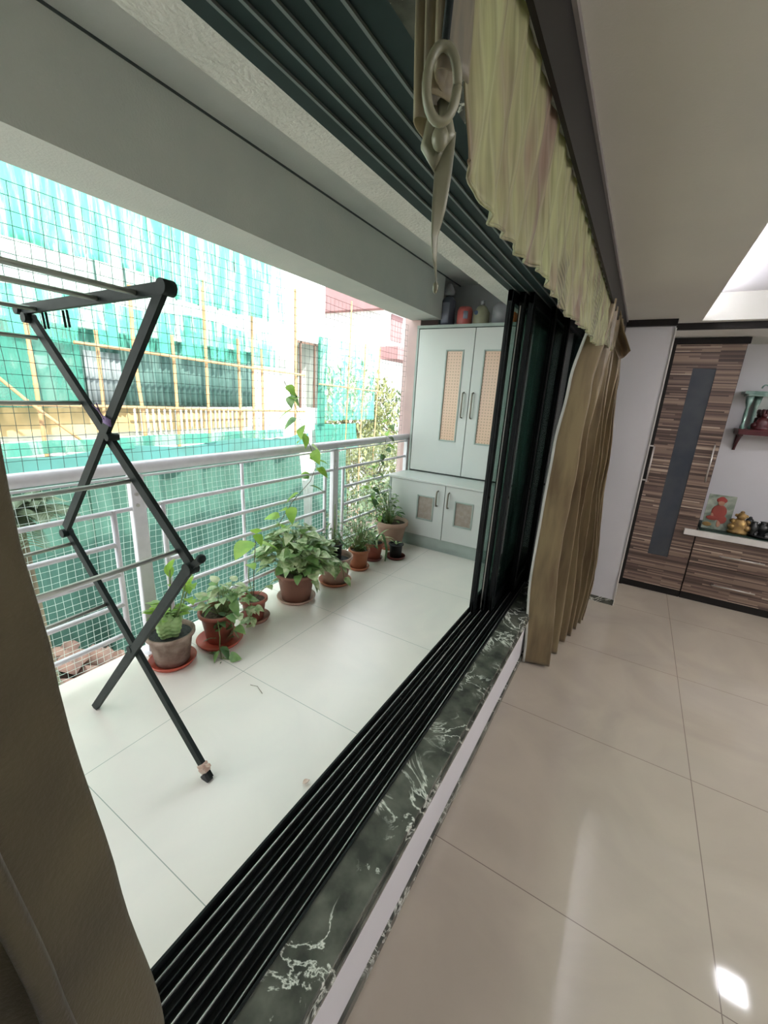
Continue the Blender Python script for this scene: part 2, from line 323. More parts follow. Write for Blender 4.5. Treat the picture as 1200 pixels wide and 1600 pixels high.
def sphere(bm, c, r, sx=1, sy=1, sz=1, u=14, v=10):
    lathe(bm, [(r*math.sin(math.pi*i/v), -r*sz*math.cos(math.pi*i/v)) for i in range(v+1)], u, c[0], c[1], c[2], sx, sy)
def surf(bm, fn, nu, nv, smooth=True):
    g = [[bm.verts.new(fn(i/nu, j/nv)) for j in range(nv+1)] for i in range(nu+1)]
    for i in range(nu):
        for j in range(nv):
            f = bm.faces.new((g[i][j], g[i+1][j], g[i+1][j+1], g[i][j+1])); f.smooth = smooth
def obj(name, bm, m, parent=None, loc=None, solid=0, norm=True):
    if norm: bmesh.ops.recalc_face_normals(bm, faces=bm.faces)
    me = bpy.data.meshes.new(name); bm.to_mesh(me); bm.free()
    ms = m if isinstance(m, (list, tuple)) else [m]
    for q in ms: me.materials.append(M[q])
    o = bpy.data.objects.new(name, me); COL.objects.link(o)
    if parent is not None: o.parent = parent
    if loc: o.location = loc
    if solid:
        s = o.modifiers.new('thickness', 'SOLIDIFY'); s.thickness = solid; s.offset = 0
    return o
def tag(o, label, cat, group=None, kind=None):
    o['label'] = label; o['category'] = cat
    if group: o['group'] = group
    if kind: o['kind'] = kind
    return o
def thing(name, label, cat, loc=(0, 0, 0), group=None):
    o = bpy.data.objects.new(name, None); o.empty_display_size = 0.05; o.location = loc; COL.objects.link(o)
    return tag(o, label, cat, group)
def struct(name, bm, m, label, parent=None, **k):
    o = obj(name, bm, m, parent, **k)
    if parent is None: o['kind'] = 'structure'; o['label'] = label; o['category'] = name.split('_')[0]
    return o
ZB = -0.05
# ================================================================== SETTING
b = NB(); box(b, -0.66, 3.2, -2.4, 4.4, -0.12, 0.0); struct('floor', b, 'floor_in', 'glossy cream tiled floor of the room')
b = NB(); box(b, -2.28, -0.60, -1.5, 4.62, -0.22, ZB); struct('floor_balcony', b, 'floor_bal', 'white tiled floor of the balcony')
# window wall: parapet under the sill, white riser
b = NB(); box(b, -0.645, -0.343, -2.4, 3.42, -0.05, 0.285); struct('wall_left', b, 'wall', 'low white wall under the marble window sill')
b = NB(); box(b, -0.343, -0.334, -2.4, 3.42, 0.0, 0.032); struct('baseboard_left', b, 'marble', 'thin dark marble skirting under the low white wall')
b = NB(); box(b, -0.448, -0.334, -2.4, 3.42, 0.285, 0.31, 0.004); box(b, -0.343, -0.326, -2.4, 3.42, 0.277, 0.292, 0.003)
struct('trim_1', b, 'marble', 'black green marble window sill with white veins')
b = NB(); box(b, -0.748, -0.215, -2.4, 3.60, 1.985, 2.70); struct('wall_lintel', b, 'plaster', 'rough white plaster beam above the sliding window')
b = NB(); box(b, -0.388, -0.24, -2.4, 3.42, 1.972, 1.984); struct('trim_2', b, 'marble', 'dark veined marble lining under the window head')
# column at the end of the window
b = NB(); box(b, -0.70, 0.086, 3.42, 4.55, -0.02, 2.70); struct('wall_column', b, 'wall', 'white column between the window and the wardrobe')
b = NB(); box(b, -0.335, 0.088, 3.412, 3.42, 0.0, 0.045); struct('baseboard_far', b, 'marble', 'short dark marble skirting at the foot of the white column')
b = NB(); box(b, 0.084, 0.092, 3.414, 3.424, 0.0, 1.99); struct('trim_3', b, 'white', 'bright white corner bead of the column')
b = NB(); box(b, -0.20, 0.09, 3.385, 3.42, 2.0, 2.04); box(b, 0.086, 3.2, 3.565, 3.60, 2.0, 2.045)
struct('trim_4', b, 'brown', 'dark brown crown strip along the ceiling edge')
# ceiling with tray recess
TX0, TX1, TY0, TY1, TZ = 0.22, 2.5, -0.9, 3.50, 2.20
b = NB()
box(b, -0.22, TX0-0.04, -2.4, 3.565, 2.04, 2.30); box(b, TX0-0.04, TX0, -2.4, 3.565, 2.04, 2.056); box(b, TX1, 3.2, -2.4, 3.565, 2.04, 2.30)
box(b, TX0, TX1, -2.4, TY0, 2.04, 2.30); box(b, TX0, TX1, TY1, 3.565, 2.04, 2.30)
struct('ceiling', b, 'ceil', 'off white false ceiling with a recessed tray')
b = NB(); box(b, TX0-0.038, TX1+0.02, TY0-0.02, TY1+0.02, TZ, 2.30); struct('ceiling_tray', b, 'wall', 'bright white recessed tray of the ceiling')
b = NB(); box(b, 0.05, 3.2, 3.60, 4.45, 2.0, 2.30); struct('ceiling_soffit', b, 'ceil', 'pale soffit above the wardrobe')
b = NB(); box(b, 0.05, 3.3, 4.35, 4.5, -0.1, 2.3); struct('wall_far', b, 'wall', 'pale grey white wall behind the prayer counter')
b = NB(); box(b, 3.2, 3.3, -2.5, 4.5, -0.1, 2.3); struct('wall_right', b, 'wall', 'white wall on the right of the room')
b = NB(); box(b, -0.75, 3.3, -2.5, -2.4, -0.1, 2.7); struct('wall_back', b, 'wall', 'white wall at the back of the room')
# balcony shell
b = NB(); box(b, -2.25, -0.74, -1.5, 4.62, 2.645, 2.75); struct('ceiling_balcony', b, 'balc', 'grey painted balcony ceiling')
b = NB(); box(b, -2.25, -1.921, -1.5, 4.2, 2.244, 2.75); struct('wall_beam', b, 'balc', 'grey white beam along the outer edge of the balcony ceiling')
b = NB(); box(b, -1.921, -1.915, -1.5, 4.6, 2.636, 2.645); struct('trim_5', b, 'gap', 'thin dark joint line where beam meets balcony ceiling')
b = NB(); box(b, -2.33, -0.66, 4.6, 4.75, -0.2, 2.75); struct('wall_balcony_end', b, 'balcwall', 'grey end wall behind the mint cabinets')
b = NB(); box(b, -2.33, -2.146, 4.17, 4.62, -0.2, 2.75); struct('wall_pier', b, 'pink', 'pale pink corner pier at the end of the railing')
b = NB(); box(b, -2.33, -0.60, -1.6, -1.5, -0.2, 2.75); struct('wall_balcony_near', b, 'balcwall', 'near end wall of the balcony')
# ------------------------------------------------------------------ pelmet board
b = NB(); box(b, -0.205, -0.197, -1.2, 3.40, 1.92, 2.04); p = thing('pelmet_board', 'long dark brown pelmet board above the valance, under the ceiling edge', 'pelmet', (0, 0, 0))
obj('board', b, 'brown', p)
b = NB(); box(b, -0.197, -0.190, -1.2, 3.40, 2.028, 2.040); e_ = obj('edge_strip', b, 'greyedge', p); e_['label'] = 'thin grey edge strip'
# ------------------------------------------------------------------ sliding window
win = bpy.data.objects.new('window_1', None); COL.objects.link(win); win['kind'] = 'structure'; win['label'] = 'black aluminium sliding window with five tracks and leaves stacked at the far end'; win['category'] = 'window'
RX = [-0.62, -0.58, -0.54, -0.50, -0.46]
b = NB(); box(b, -0.642, -0.446, -2.3, 3.42, 0.283, 0.292)
box(b, -0.645, -0.639, -2.3, 3.42, 0.27, 0.312); box(b, -0.450, -0.444, -2.3, 3.42, 0.285, 0.314)
for x in RX: box(b, x-0.004, x+0.004, -2.3, 3.42, 0.292, 0.303)
for x in RX[:-1]: box(b, x+0.0185, x+0.0215, -2.3, 3.42, 0.292, 0.301)
obj('bottom_track', b, 'black', win)
for x in RX:
    b = NB(); box(b, x-0.0013, x+0.0013, -2.3, 3.42, 0.303, 0.3075, 0.0004); obj('guide_rail', b, 'railmetal', win)
b = NB(); box(b, -0.642, -0.388, -2.3, 3.42, 1.973, 1.990)
obj('top_track', b, 'teal', win)
for x in (-0.602, -0.562, -0.522, -0.482, -0.439):
    b = NB(); box(b, x-0.0028, x+0.0028, -2.3, 3.42, 1.968, 1.973); obj('track_lip', b, 'ribm', win)
b = NB(); box(b, -0.645, -0.40, 3.385, 3.42, 0.285, 1.985); obj('end_jamb', b, 'black', win)
def leaf(x, y0, y1, strip=False):
    z0, z1, w, t = 0.300, 1.972, 0.048, 0.013
    f = NB()
    box(f, x-t, x+t, y0, y0+w, z0, z1, 0.002); box(f, x-t, x+t, y1-w, y1, z0, z1, 0.002)
    box(f, x-t+0.001, x+t-0.001, y0, y1, z0, z0+0.07, 0.002); box(f, x-t+0.001, x+t-0.001, y0, y1, z1-0.05, z1, 0.002)
    box(f, x-t-0.002, x+t+0.002, y0+w*0.2, y0+w*0.35, z0+0.01, z1-0.01)
    fo = obj('sliding_leaf', f, 'black', win)
    g = NB(); box(g, x-0.003, x+0.003, y0+w-0.005, y1-w+0.005, z0+0.068, z1-0.048); obj('glass_pane', g, 'glass', fo)
    s = NB(); box(s, x-0.002, x+0.002, y0-0.003, y0+0.001, z0+0.01, z1-0.06) if not strip else box(s, x-0.006, x-0.001, y0-0.003, y0+0.001, z0+0.01, z1-0.06); so = obj('brush_or_glint_strip', s, 'steel' if strip else 'black', fo)  # steel version stands in for the reflected highlight along one stile
    if strip: so['label'] = 'thin shiny strip standing in for the stile edge highlight'
    k = NB(); tube(k, [(x+0.012, y0+0.02, 0.98), (x+0.020, y0+0.02, 0.98)], 0.008, 10); obj('lock_knob', k, 'brown', fo)
for x, y0 in zip(RX, (2.09, 2.15, 2.17, 2.50, 2.72)): leaf(x, y0, min(y0+0.98, 3.38), y0 == 2.15)
# ================================================================== CURTAINS
def interp(tab, z):
    tab = sorted(tab)
    if z <= tab[0][0]: return tab[0][1]
    for (a, va), (c, vc) in zip(tab, tab[1:]):
        if z <= c:
            t = (z-a)/(c-a); t = t*t*(3-2*t); return va+(vc-va)*t
    return tab[-1][1]
def curtain_r():
    edge = [(0, -0.315), (0.56, -0.355), (0.93, -0.352), (1.26, -0.345), (1.57, -0.32), (1.9, -0.27)]
    far = [(0, -0.11), (0.35, -0.10), (1.06, -0.15), (1.6, -0.17), (1.9, -0.20)]
    def f(u, v):
        z = 0.012+v*1.93
        xa = interp(edge, z)+0.04; xb = interp(far, z)
        top = max(0, (z-1.2)/0.75)
        y = 2.235+u*(0.93-0.12*top*u)+0.03*math.sin(z*2.1+u*3)
        x = xa+(xb-xa)*min(1, u*1.1)**0.65
        fl = 1-0.45*top
        ph = 2*math.pi*(3.8*u+4.6*u**1.9)+0.45*math.sin(z*1.5+u*5)
        amp = (0.062-0.026*u)*fl*(0.75+0.25*math.sin(u*9+1.3))
        x += amp*math.sin(ph)-0.006*math.sin(2*ph+z*3); y += 0.022*fl*math.cos(ph*1.0+0.9)
        x += 0.007*math.sin(z*5.5+u*17)*(0.3+0.7*math.sin(u*3))+0.010*noise.noise(Vector((u*14, z*2.2, 3)))+0.004*noise.noise(Vector((u*40, z*9+u*30, 8)))
        if u < 0.06: x = x*(u/0.06)+interp(edge, z)*(1-u/0.06); 
        return (x, y, z+0.012*math.sin(u*20)*(1-v)*0.5)
    return f
cr_ = thing('window_curtain', 'long olive gold satin curtain gathered in folds at the far end of the window', 'curtain', (-0.2, 2.7, 0))
off = Vector((-0.2, 2.7, 0))
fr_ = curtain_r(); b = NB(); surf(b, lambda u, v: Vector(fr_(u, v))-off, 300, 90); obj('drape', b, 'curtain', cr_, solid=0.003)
b = NB(); surf(b, lambda u, v: Vector(fr_(0, v))-off+Vector((0.004-0.013*u, -0.006+0.003*math.sin(v*14), 0)), 2, 50); h = obj('hem_edge', b, 'lining', cr_, solid=0.002); h['label'] = 'pale lining edge of the curtain'
b = NB()
P = [(-0.228, 1.985), (-0.195, 1.968), (-0.168, 1.88), (-0.112, 1.765), (-0.16, 1.725), (-0.21, 1.82)]
def wing(u, v):
    L = [P[0], P[5], P[4]]; R_ = [P[1], P[2], P[3]]
    def li(A, t):
        t *= 2; i = min(int(t), 1); t -= i
        return A[i][0]*(1-t)+A[i+1][0]*t, A[i][1]*(1-t)+A[i+1][1]*t
    a = li(L, v); c = li(R_, v)
    x = a[0]*(1-u)+c[0]*u; z = a[1]*(1-u)+c[1]*u
    return Vector((x, 2.66+0.05*math.sin(u*4)*v+0.02*v, z))-off
surf(b, wing, 12, 12); obj('tail_flap', b, 'curtain', cr_, solid=0.004)
b = NB(); surf(b, lambda u, v: Vector(fr_(u, v))-off+Vector((-0.009, 0.004, 0)), 160, 40); l_ = obj('lining', b, 'lining', cr_); l_['label'] = 'pale lining on the window side of the curtain'
# near left curtain
cl = thing('near_curtain', 'thick olive curtain hanging close by at the left edge', 'curtain', (-0.27, -0.4, 0))
off2 = Vector((-0.27, -0.4, 0))
eL = [(0, 0.135), (0.5, 0.122), (0.9, 0.104), (1.1, 0.092), (1.3, 0.081), (1.4, 0.074), (1.9, 0.05)]
def fl_(u, v):
    z = 0.015+v*1.9; ye = interp(eL, z)+0.004*math.sin(z*9)
    y = ye-u*0.8; s = u*0.8
    ph = s*2*math.pi/0.10
    x = -0.268-0.030*math.cos(ph+0.25*math.sin(z*2))*min(1, 0.4+s*9)+0.006*math.sin(z*7+s*20)
    y += 0.016*math.sin(2*ph)
    return Vector((x, y, z))-off2
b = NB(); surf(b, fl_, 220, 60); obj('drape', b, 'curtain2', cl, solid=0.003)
# valance
vt = thing('valance', 'sheer green gold striped valance gathered under the dark pelmet', 'valance', (-0.2, 0.35, 1.92))
offv = Vector((-0.2, 0.35, 1.92))
def fv(u, v):
    y = 0.46+u*2.22
    zb = 1.694+0.008*math.sin(y*9)+0.003*math.sin(y*31)+max(0, y-1.6)*0.075
    if y < 0.56: zb += (0.56-y)*0.10
    z = 1.935+(zb-1.935)*v
    fold = math.sin(y*88+9*v+2*math.sin(y*3))+0.5*math.sin(y*151-5*v)
    x = -0.2145+0.011*v+(0.0025+0.0022*v)*fold+0.007*v*math.sin(y*5.0+0.6)+0.003*v*math.sin(y*17+z*14)
    return Vector((x, y+0.004*math.cos(y*46)*v, z))-offv
b = NB(); surf(b, fv, 420, 22); obj('skirt', b, 'valance', vt, solid=0.0015)
b = NB()
pts = [Vector(fv(i/300, 1)) for i in range(301)]
tube(b, pts, 0.0022, 5); o_ = obj('trim_hem', b, 'valance', vt)
# gathered near tail of the valance
def fg(u, v):
    x = -0.243+0.05*u+0.006*math.sin(u*19+v*2); y = 0.43-0.04*u+0.02*math.sin(u*19+1)
    zb = 1.722+0.02*u
    z = 1.93+(zb-1.93)*v
    return Vector((x, y+0.015*v, z))-offv
b = NB(); surf(b, fg, 60, 16); obj('tail', b, 'tailm', vt, solid=0.0015)
# tieback: cord, ring, knot, ribbon
tb = thing('curtain_tieback', 'olive ribbon tieback with loop ring and knot dangling from the valance', 'tieback', (-0.212, 0.43, 1.93))
offt = Vector((-0.212, 0.43, 1.93))
b = NB(); tube(b, [Vector(q)-offt for q in ((-0.194, 0.40, 1.94), (-0.194, 0.392, 1.85), (-0.196, 0.388, 1.752))], 0.0035, 8); c_ = obj('cord', b, 'rack', tb); c_['label'] = 'dark cord above the ring'
b = NB()
ring = [Vector((-0.196+0.0105*math.cos(a), 0.388+0.008*math.cos(a), 1.725+0.026*math.sin(a)))-offt for a in [2*math.pi*k/24 for k in range(25)]]
tube(b, ring, 0.0042, 8); obj('ring', b, 'ribbon', tb)
b = NB(); sphere(b, (0.002, -0.01, 1.705-1.93), 0.008, 1.0, 1.0, 1.3)
tube(b, [Vector(q)-offt for q in ((-0.222, 0.43, 1.735), (-0.226, 0.428, 1.705), (-0.217, 0.43, 1.69), (-0.212, 0.43, 1.705))], [0.006, 0.008, 0.009, 0.005], 8)
tube(b, [Vector(q)-offt for q in ((-0.216, 0.432, 1.74), (-0.206, 0.43, 1.71), (-0.217, 0.425, 1.70))], [0.006, 0.007, 0.006], 8)
obj('knot', b, 'ribbon', tb)
b = NB()
ctr = [(-0.208, 0.43, 1.712, 0.009), (-0.209, 0.43, 1.68, 0.0085), (-0.212, 0.433, 1.652, 0.007), (-0.216, 0.436, 1.63, 0.004), (-0.216, 0.44, 1.61, 0.0035), (-0.2125, 0.44, 1.595, 0.003), (-0.212, 0.44, 1.585, 0.0022)]
def rib(u, v):
    i = min(int(v*6), 5); t = v*6-i; A, C = ctr[i], ctr[i+1]
    x, y, z, w = [A[k]*(1-t)+C[k]*t for k in range(4)]
    tw = v*2.2
    return Vector((x+(u-0.5)*2*w*math.cos(tw), y+(u-0.5)*2*w*math.sin(tw), z))-offt
surf(b, rib, 4, 36); obj('ribbon_tail', b, 'ribbon', tb, solid=0.0015)
b = NB(); sphere(b, (0, 0.01, 1.583-1.93), 0.003, 1, 1, 2); obj('tassel_end', b, 'ribbon', tb)
# ================================================================== BALCONY RAILING
rl = thing('balcony_railing', 'white tubular balcony railing with round handrail and five slim rails', 'railing', (-2.2, 1.14, ZB))
ro = Vector((-2.2, 1.14, ZB))
def R3(x, y, z): return Vector((x, y, z))-ro
b = NB(); tube(b, [R3(-2.2, -1.45, 1.036), R3(-2.2, 4.16, 1.036)], 0.033, 20); obj('handrail', b, 'railw', rl)
b = NB(); box(b, -0.014, 0.014, -1.45-1.14, 4.16-1.14, 0.985-ZB, 0.994-ZB); obj('under_rail', b, 'railw', rl)
for y in (-0.55, 1.14, 2.83):
    b = NB(); box(b, -0.022, 0.022, y-0.036-1.14, y+0.036-1.14, 0, 1.0-ZB, 0.006); box(b, -0.05, 0.05, y-0.06-1.14, y+0.06-1.14, 0, 0.012)
    po = obj('post', b, 'railw', rl)
    for z in (0.90, 0.84):
        k = NB(); tube(k, [R3(-2.178, y-0.012, z), R3(-2.170, y-0.012, z)], 0.009, 10); obj('bolt', k, 'steel', po)
    for s in (-1, 1):
        k = NB(); tube(k, [R3(-2.195, y, 0.822), R3(-2.195, y+s*0.12, 0.822)], 0.012, 8); obj('bracket_bar', k, 'railw', po)
for (y0, y1) in ((-1.45, -0.68), (-0.42, 1.015), (1.275, 2.705), (2.96, 4.15)):
    for z in (0.122, 0.302, 0.477, 0.645, 0.82):
        b = NB(); tube(b, [R3(-2.2, y0, z), R3(-2.2, y1, z)], 0.0135, 12); obj('rail_bar', b, 'railw', rl)
    for y in (y0, y1):
        b = NB(); tube(b, [R3(-2.2, y, 0.112), R3(-2.2, y, 0.83)], 0.0145, 12); obj('baluster', b, 'railw', rl)
for y in (1.86,):
    b = NB(); tube(b, [R3(-2.232, y, 0.0), R3(-2.232, y, 0.985)], 0.012, 10); obj('baluster', b, 'railw', rl)
b = NB(); box(b, -0.02, 0.02, 4.12-1.14, 4.15-1.14, 0.64-ZB, 1.03-ZB); obj('end_plate', b, 'railw', rl)
# safety net
def netmesh(name, y0, y1, z0, z1, cell, r, m, parent, sag):
    ny = int((y1-y0)/cell); nz = int((z1-z0)/cell)
    def P_(i, j):
        y = y0+i*cell; z = z0+j*cell
        v = noise.noise_vector(Vector((y*2.3, z*2.3, 5.0+sag)))
        v2 = noise.noise_vector(Vector((y*11, z*11, 1.0)))
        return Vector((-2.285+0.012*v.x, y+sag*v.y+0.003*v2.y, z+sag*v.z+0.003*v2.z))
    G = [[P_(i, j) for j in range(nz+1)] for i in range(ny+1)]
    vs, fs = [], []
    def seg(a, c):
        t = (c-a).normalized(); s = t.cross(Vector((1, 0, 0))).normalized(); n_ = Vector((1, 0, 0)); k = len(vs)
        for p_ in (a, c):
            for q in (s*r, -s*r*0.5+n_*r*0.87, -s*r*0.5-n_*r*0.87): vs.append(p_+q)
        for q in range(3): fs.append((k+q, k+(q+1) % 3, k+3+(q+1) % 3, k+3+q))
    for i in range(ny+1):
        for j in range(nz+1):
            if i < ny: seg(G[i][j], G[i+1][j])
            if j < nz: seg(G[i][j], G[i][j+1])
    me = bpy.data.meshes.new(name); me.from_pydata(vs, [], fs); me.materials.append(M[m])
    o = bpy.data.objects.new(name, me); COL.objects.link(o); o.parent = parent; return o
nt_ = thing('safety_net', 'nylon bird net stretched across the balcony opening behind the railing', 'net', (0, 0, 0))
netmesh('lower_mesh', -0.2, 4.16, -0.04, 1.0, 0.036, 0.00105, 'net', nt_, 0.016)
netmesh('upper_mesh', 0.3, 4.16, 1.0, 2.24, 0.052, 0.0014, 'netdark', nt_, 0.008)
b = NB(); tube(b, [(-2.283, -0.2, 1.0), (-2.283, 4.16, 1.0)], 0.0025, 6); obj('border_rope', b, 'net', nt_)
# ================================================================== CABINETS
def door(parent, x0, x1, z0, z1, y, gx0, gx1, gz0, gz1, hx, hz0, hz1, pm, hl):
    b = NB()
    for (a, c, d, e) in ((x0, gx0, z0, z1), (gx1, x1, z0, z1), (gx0, gx1, z0, gz0), (gx0, gx1, gz1, z1)): box(b, a, c, y, y+0.018, d, e)
    d_ = obj('door', b, 'mint', parent)
    b = NB(); t = 0.014
    for (a, c, d, e) in ((gx0-t, gx0, gz0-t, gz1+t), (gx1, gx1+t, gz0-t, gz1+t), (gx0, gx1, gz0-t, gz0), (gx0, gx1, gz1, gz1+t)): box(b, a, c, y-0.007, y+0.004, d, e, 0.002)
    obj('panel_moulding', b, 'mintedge', d_)
    b = NB(); box(b, gx0-0.002, gx1+0.002, y+0.006, y+0.012, gz0-0.002, gz1+0.002); g = obj('inset_panel', b, pm, d_); g['label'] = hl
    b = NB(); tube(b, [(hx, y, hz0), (hx, y-0.03, hz0+0.006), (hx, y-0.034, hz0+0.03), (hx, y-0.034, hz1-0.03), (hx, y-0.03, hz1-0.006), (hx, y, hz1)], 0.0075, 10); obj('handle', b, 'handle', d_)
uc = thing('wall_cupboard', 'tall pale mint cupboard with two peach glass strips, standing on the low cabinet', 'cupboard', (0, 0, 0))
b = NB(); box(b, -2.14, -0.88, 4.12, 4.585, 0.675, 2.165); box(b, -2.14, -2.118, 4.095, 4.12, 0.675, 2.165); box(b, -0.90, -0.88, 4.095, 4.12, 0.675, 2.165); box(b, -2.14, -0.88, 4.09, 4.12, 2.15, 2.178)
obj('body', b, 'mintedge', uc)
b = NB(); box(b, -2.118, -0.90, 4.112, 4.119, 0.676, 2.150); obj('shadow_gap', b, 'gap', uc)
door(uc, -2.112, -1.512, 0.69, 2.142, 4.10, -1.785, -1.62, 1.05, 1.93, -1.565, 1.29, 1.54, 'peach', 'peach patterned glass strip')
door(uc, -1.504, -0.904, 0.69, 2.142, 4.10, -1.39, -1.225, 1.05, 1.93, -1.465, 1.29, 1.54, 'peach', 'peach patterned glass strip')
lc = thing('low_cabinet', 'low pale mint cabinet with taupe panels, standing on the balcony floor', 'cabinet', (0, 0, ZB))
lo = Vector((0, 0, -ZB))
b = NB(); box(b, -2.128, -0.88, 3.73, 4.585, 0.0, 0.70); box(b, -2.14, -2.118, 3.705, 3.73, 0.08, 0.70); box(b, -2.10, -0.9, 3.722, 3.74, 0.0, 0.09); obj('body', b, 'mintedge', lc)
b = NB(); box(b, -2.128, -0.88, 3.712, 3.732, 0.045, 0.131); obj('plinth', b, 'mintedge', lc)
b = NB(); box(b, -2.118, -0.9, 3.722, 3.729, 0.094, 0.70); obj('shadow_gap', b, 'gap', lc)
b = NB(); box(b, -2.145, -0.88, 3.69, 4.585, 0.70, 0.722, 0.003); obj('worktop', b, 'mint', lc)
def door2(*a): door(*a)
hold = bpy.data.objects.new('tmp', None)
n0 = set(bpy.data.objects)
door(lc, -2.112, -1.504, 0.085+ZB+0.05, 0.695+ZB-0.0+0.0, 3.704, -1.785, -1.625, 0.27, 0.50, -1.575, 0.43, 0.585, 'taupe', 'taupe woven inset')
door(lc, -1.496, -0.90, 0.085+ZB+0.05, 0.695+ZB, 3.704, -1.375, -1.21, 0.27, 0.50, -1.455, 0.43, 0.585, 'taupe', 'taupe woven inset')
bpy.data.objects.remove(hold)
for o in set(bpy.data.objects)-n0:
    if o.parent == lc: o.location.z -= ZB
# bottles on top of the cupboard
ZT = 2.178
def bottle(x, y, prof, m, label, name='bottle', cap=None, capm=None, lab=None, sx=1, sy=1, cat='bottle'):
    t = thing(name, label, cat, (x, y, ZT)); b = NB(); lathe(b, prof, 24, sx=sx, sy=sy); obj('body', b, m, t)
    if cap: b = NB(); lathe(b, cap, 16); obj('cap', b, capm, t)
    if lab:
        b = NB(); r, z0, z1, a0, a1 = lab[:5]
        surf(b, lambda u, v: (r*sx*math.cos(a0+(a1-a0)*u), r*sy*math.sin(a0+(a1-a0)*u), z0+(z1-z0)*v), 10, 2); obj('label', b, lab[5], t, solid=0.001)
    return t
bottle(-1.88, 4.24, [(0, 0), (0.072, 0), (0.074, 0.24), (0.05, 0.27), (0.03, 0.29), (0, 0.29)], 'b_dark', 'tall dark bottle with pale label at the left end of the cupboard top', cap=[(0, 0.30), (0.045, 0.29), (0.055, 0.33), (0.03, 0.38), (0.018, 0.40), (0, 0.40)], capm='b_grey', lab=(0.076, 0.03, 0.22, -2.1, -1.0, 'b_label'))
bottle(-1.69, 4.23, [(0, 0), (0.07, 0), (0.076, 0.02), (0.076, 0.14), (0.06, 0.175), (0, 0.178)], 'b_red', 'squat faded red tub on the cupboard top', name='plastic_tub', lab=(0.078, 0.06, 0.13, -1.4, -0.8, 'b_label'), cat='tub')
t = bottle(-1.52, 4.24, [(0, 0), (0.072, 0), (0.078, 0.02), (0.078, 0.12), (0.05, 0.165), (0.025, 0.185), (0, 0.186)], 'b_cream', 'round cream plastic jar with navy mark on the cupboard top', name='plastic_jar', cap=[(0, 0.18), (0.02, 0.185), (0.02, 0.225), (0, 0.228)], capm='b_grey', cat='jar')
b = NB(); tube(b, [(-0.03, -0.0725, 0.11), (-0.03, -0.078, 0.11)], 0.02, 16); obj('round_mark', b, 'b_navy', t)
bottle(-1.33, 4.25, [(0, 0), (0.078, 0), (0.08, 0.16), (0.05, 0.20), (0, 0.205)], 'b_grey', 'large dull grey plastic can on the cupboard top', name='plastic_can', cap=[(0, 0.20), (0.022, 0.205), (0.022, 0.24), (0, 0.24)], capm='b_white', sx=1.05, cat='can')
bottle(-1.185, 4.20, [(0, 0), (0.03, 0), (0.03, 0.10), (0, 0.105)], 'b_orange', 'small orange bottle with white cap beside the window frame', cap=[(0, 0.10), (0.028, 0.102), (0.028, 0.14), (0, 0.14)], capm='b_white')
# ================================================================== DRYING RACK
dr = thing('clothes_drying_rack', 'folding dark green clothes rack with scissor legs and thin metal rods', 'clothes rack', (-1.59, 0.754, ZB))
do = Vector((-1.59, 0.754, ZB)); nrm = Vector((-0.046, 0.771, 0)).normalized()
D = dict(tr=(-1.217, .776, 1.729), tl=(-2.015, .729, 1.673), x1=(-1.575, .755, 1.275), x2=(-1.612, .753, .409), ml=(-1.997, .730, .832), mr=(-1.209, .777, .868), mrc=(-1.153, .780, .916), f1=(-1.977, .731, ZB), f2=(-1.206, .777, ZB), al=(-2.061, .726, 1.704))
D = {k: Vector(v)-do for k, v in D.items()}
def rackframe(sh):
    d = 0.009
    def bb(a, c, k, name='leg'):
        b = NB(); bar(b, a+sh+nrm*k*d, c+sh+nrm*k*d, 0.034, 0.017, nrm); return obj(name, b, 'rack', dr)
    lg = bb(D['ml']+Vector((0, 0, 0.0)), D['f2'], 1)
    l2 = bb(D['mr'], D['f1'], -1)
    bb(D['tr'], D['ml']+(D['tr']-D['ml']).normalized()*0.04, -1, 'upper_bar'); bb(D['tl'], D['mr'], 1, 'upper_bar')
    bb(D['tr'], D['al'], 0, 'top_arm')
    for k, r in (('tr', 0.022), ('mr', 0.022), ('x1', 0.013), ('x2', 0.015), ('al', 0.019), ('tl', 0.018), ('ml', 0.018)):
        b = NB(); tube(b, [D[k]+sh-nrm*0.02, D[k]+sh+nrm*0.02], r, 14); obj('joint', b, 'rack', dr)
    b = NB(); bar(b, D['mr']+sh, D['mrc']+sh, 0.02, 0.02, nrm); sphere(b, tuple(D['mrc']+sh), 0.016); obj('hook', b, 'rack', dr)
    for q in (-1.927, -1.768):
        for e in (0, 0.028):
            b = NB(); p0 = Vector((q+e, 0.74, 1.69))-do+sh; tube(b, [p0, p0+Vector((0.006, 0, -0.055))], 0.004, 6); obj('hanging_hook', b, 'rack', dr)
    return lg
lg = rackframe(Vector((0, 0, 0)))
rackframe(-nrm*1.05)
for q in ((-1.351, .768, 1.722), (-1.550, .756, 1.716), (-1.936, .733, 1.699), (-1.978, .731, 1.604), (-1.749, .745, 1.381), (-1.499, .760, 1.128), (-1.981, .731, .783), (-1.279, .773, .912), (-1.773, .743, .557)):
    b = NB(); p0 = Vector(q)-do; tube(b, [p0, p0-nrm*1.05], 0.0078, 10); obj('rod', b, 'rod', dr)
b = NB(); a_ = D['f2']; dv = (D['ml']-D['f2']).normalized()
for k in range(5):
    c = a_+dv*(0.028+0.007*k)+nrm*0.009; bar(b, c, c+dv*0.009, 0.036+0.004*(k % 2), 0.024+0.004*(k % 3), nrm)
bar(b, a_+dv*0.05+nrm*0.01, a_+dv*0.06+Vector((0.05, 0.01, 0.03)), 0.012, 0.004, nrm); w_ = obj('tape_wrap', b, 'tape', dr); w_['label'] = 'pinkish tape wrapped round the foot'
b = NB(); bar(b, a_-dv*0.006, a_+dv*0.026, 0.034, 0.024, nrm); obj('foot_cap', b, 'potblack', dr)
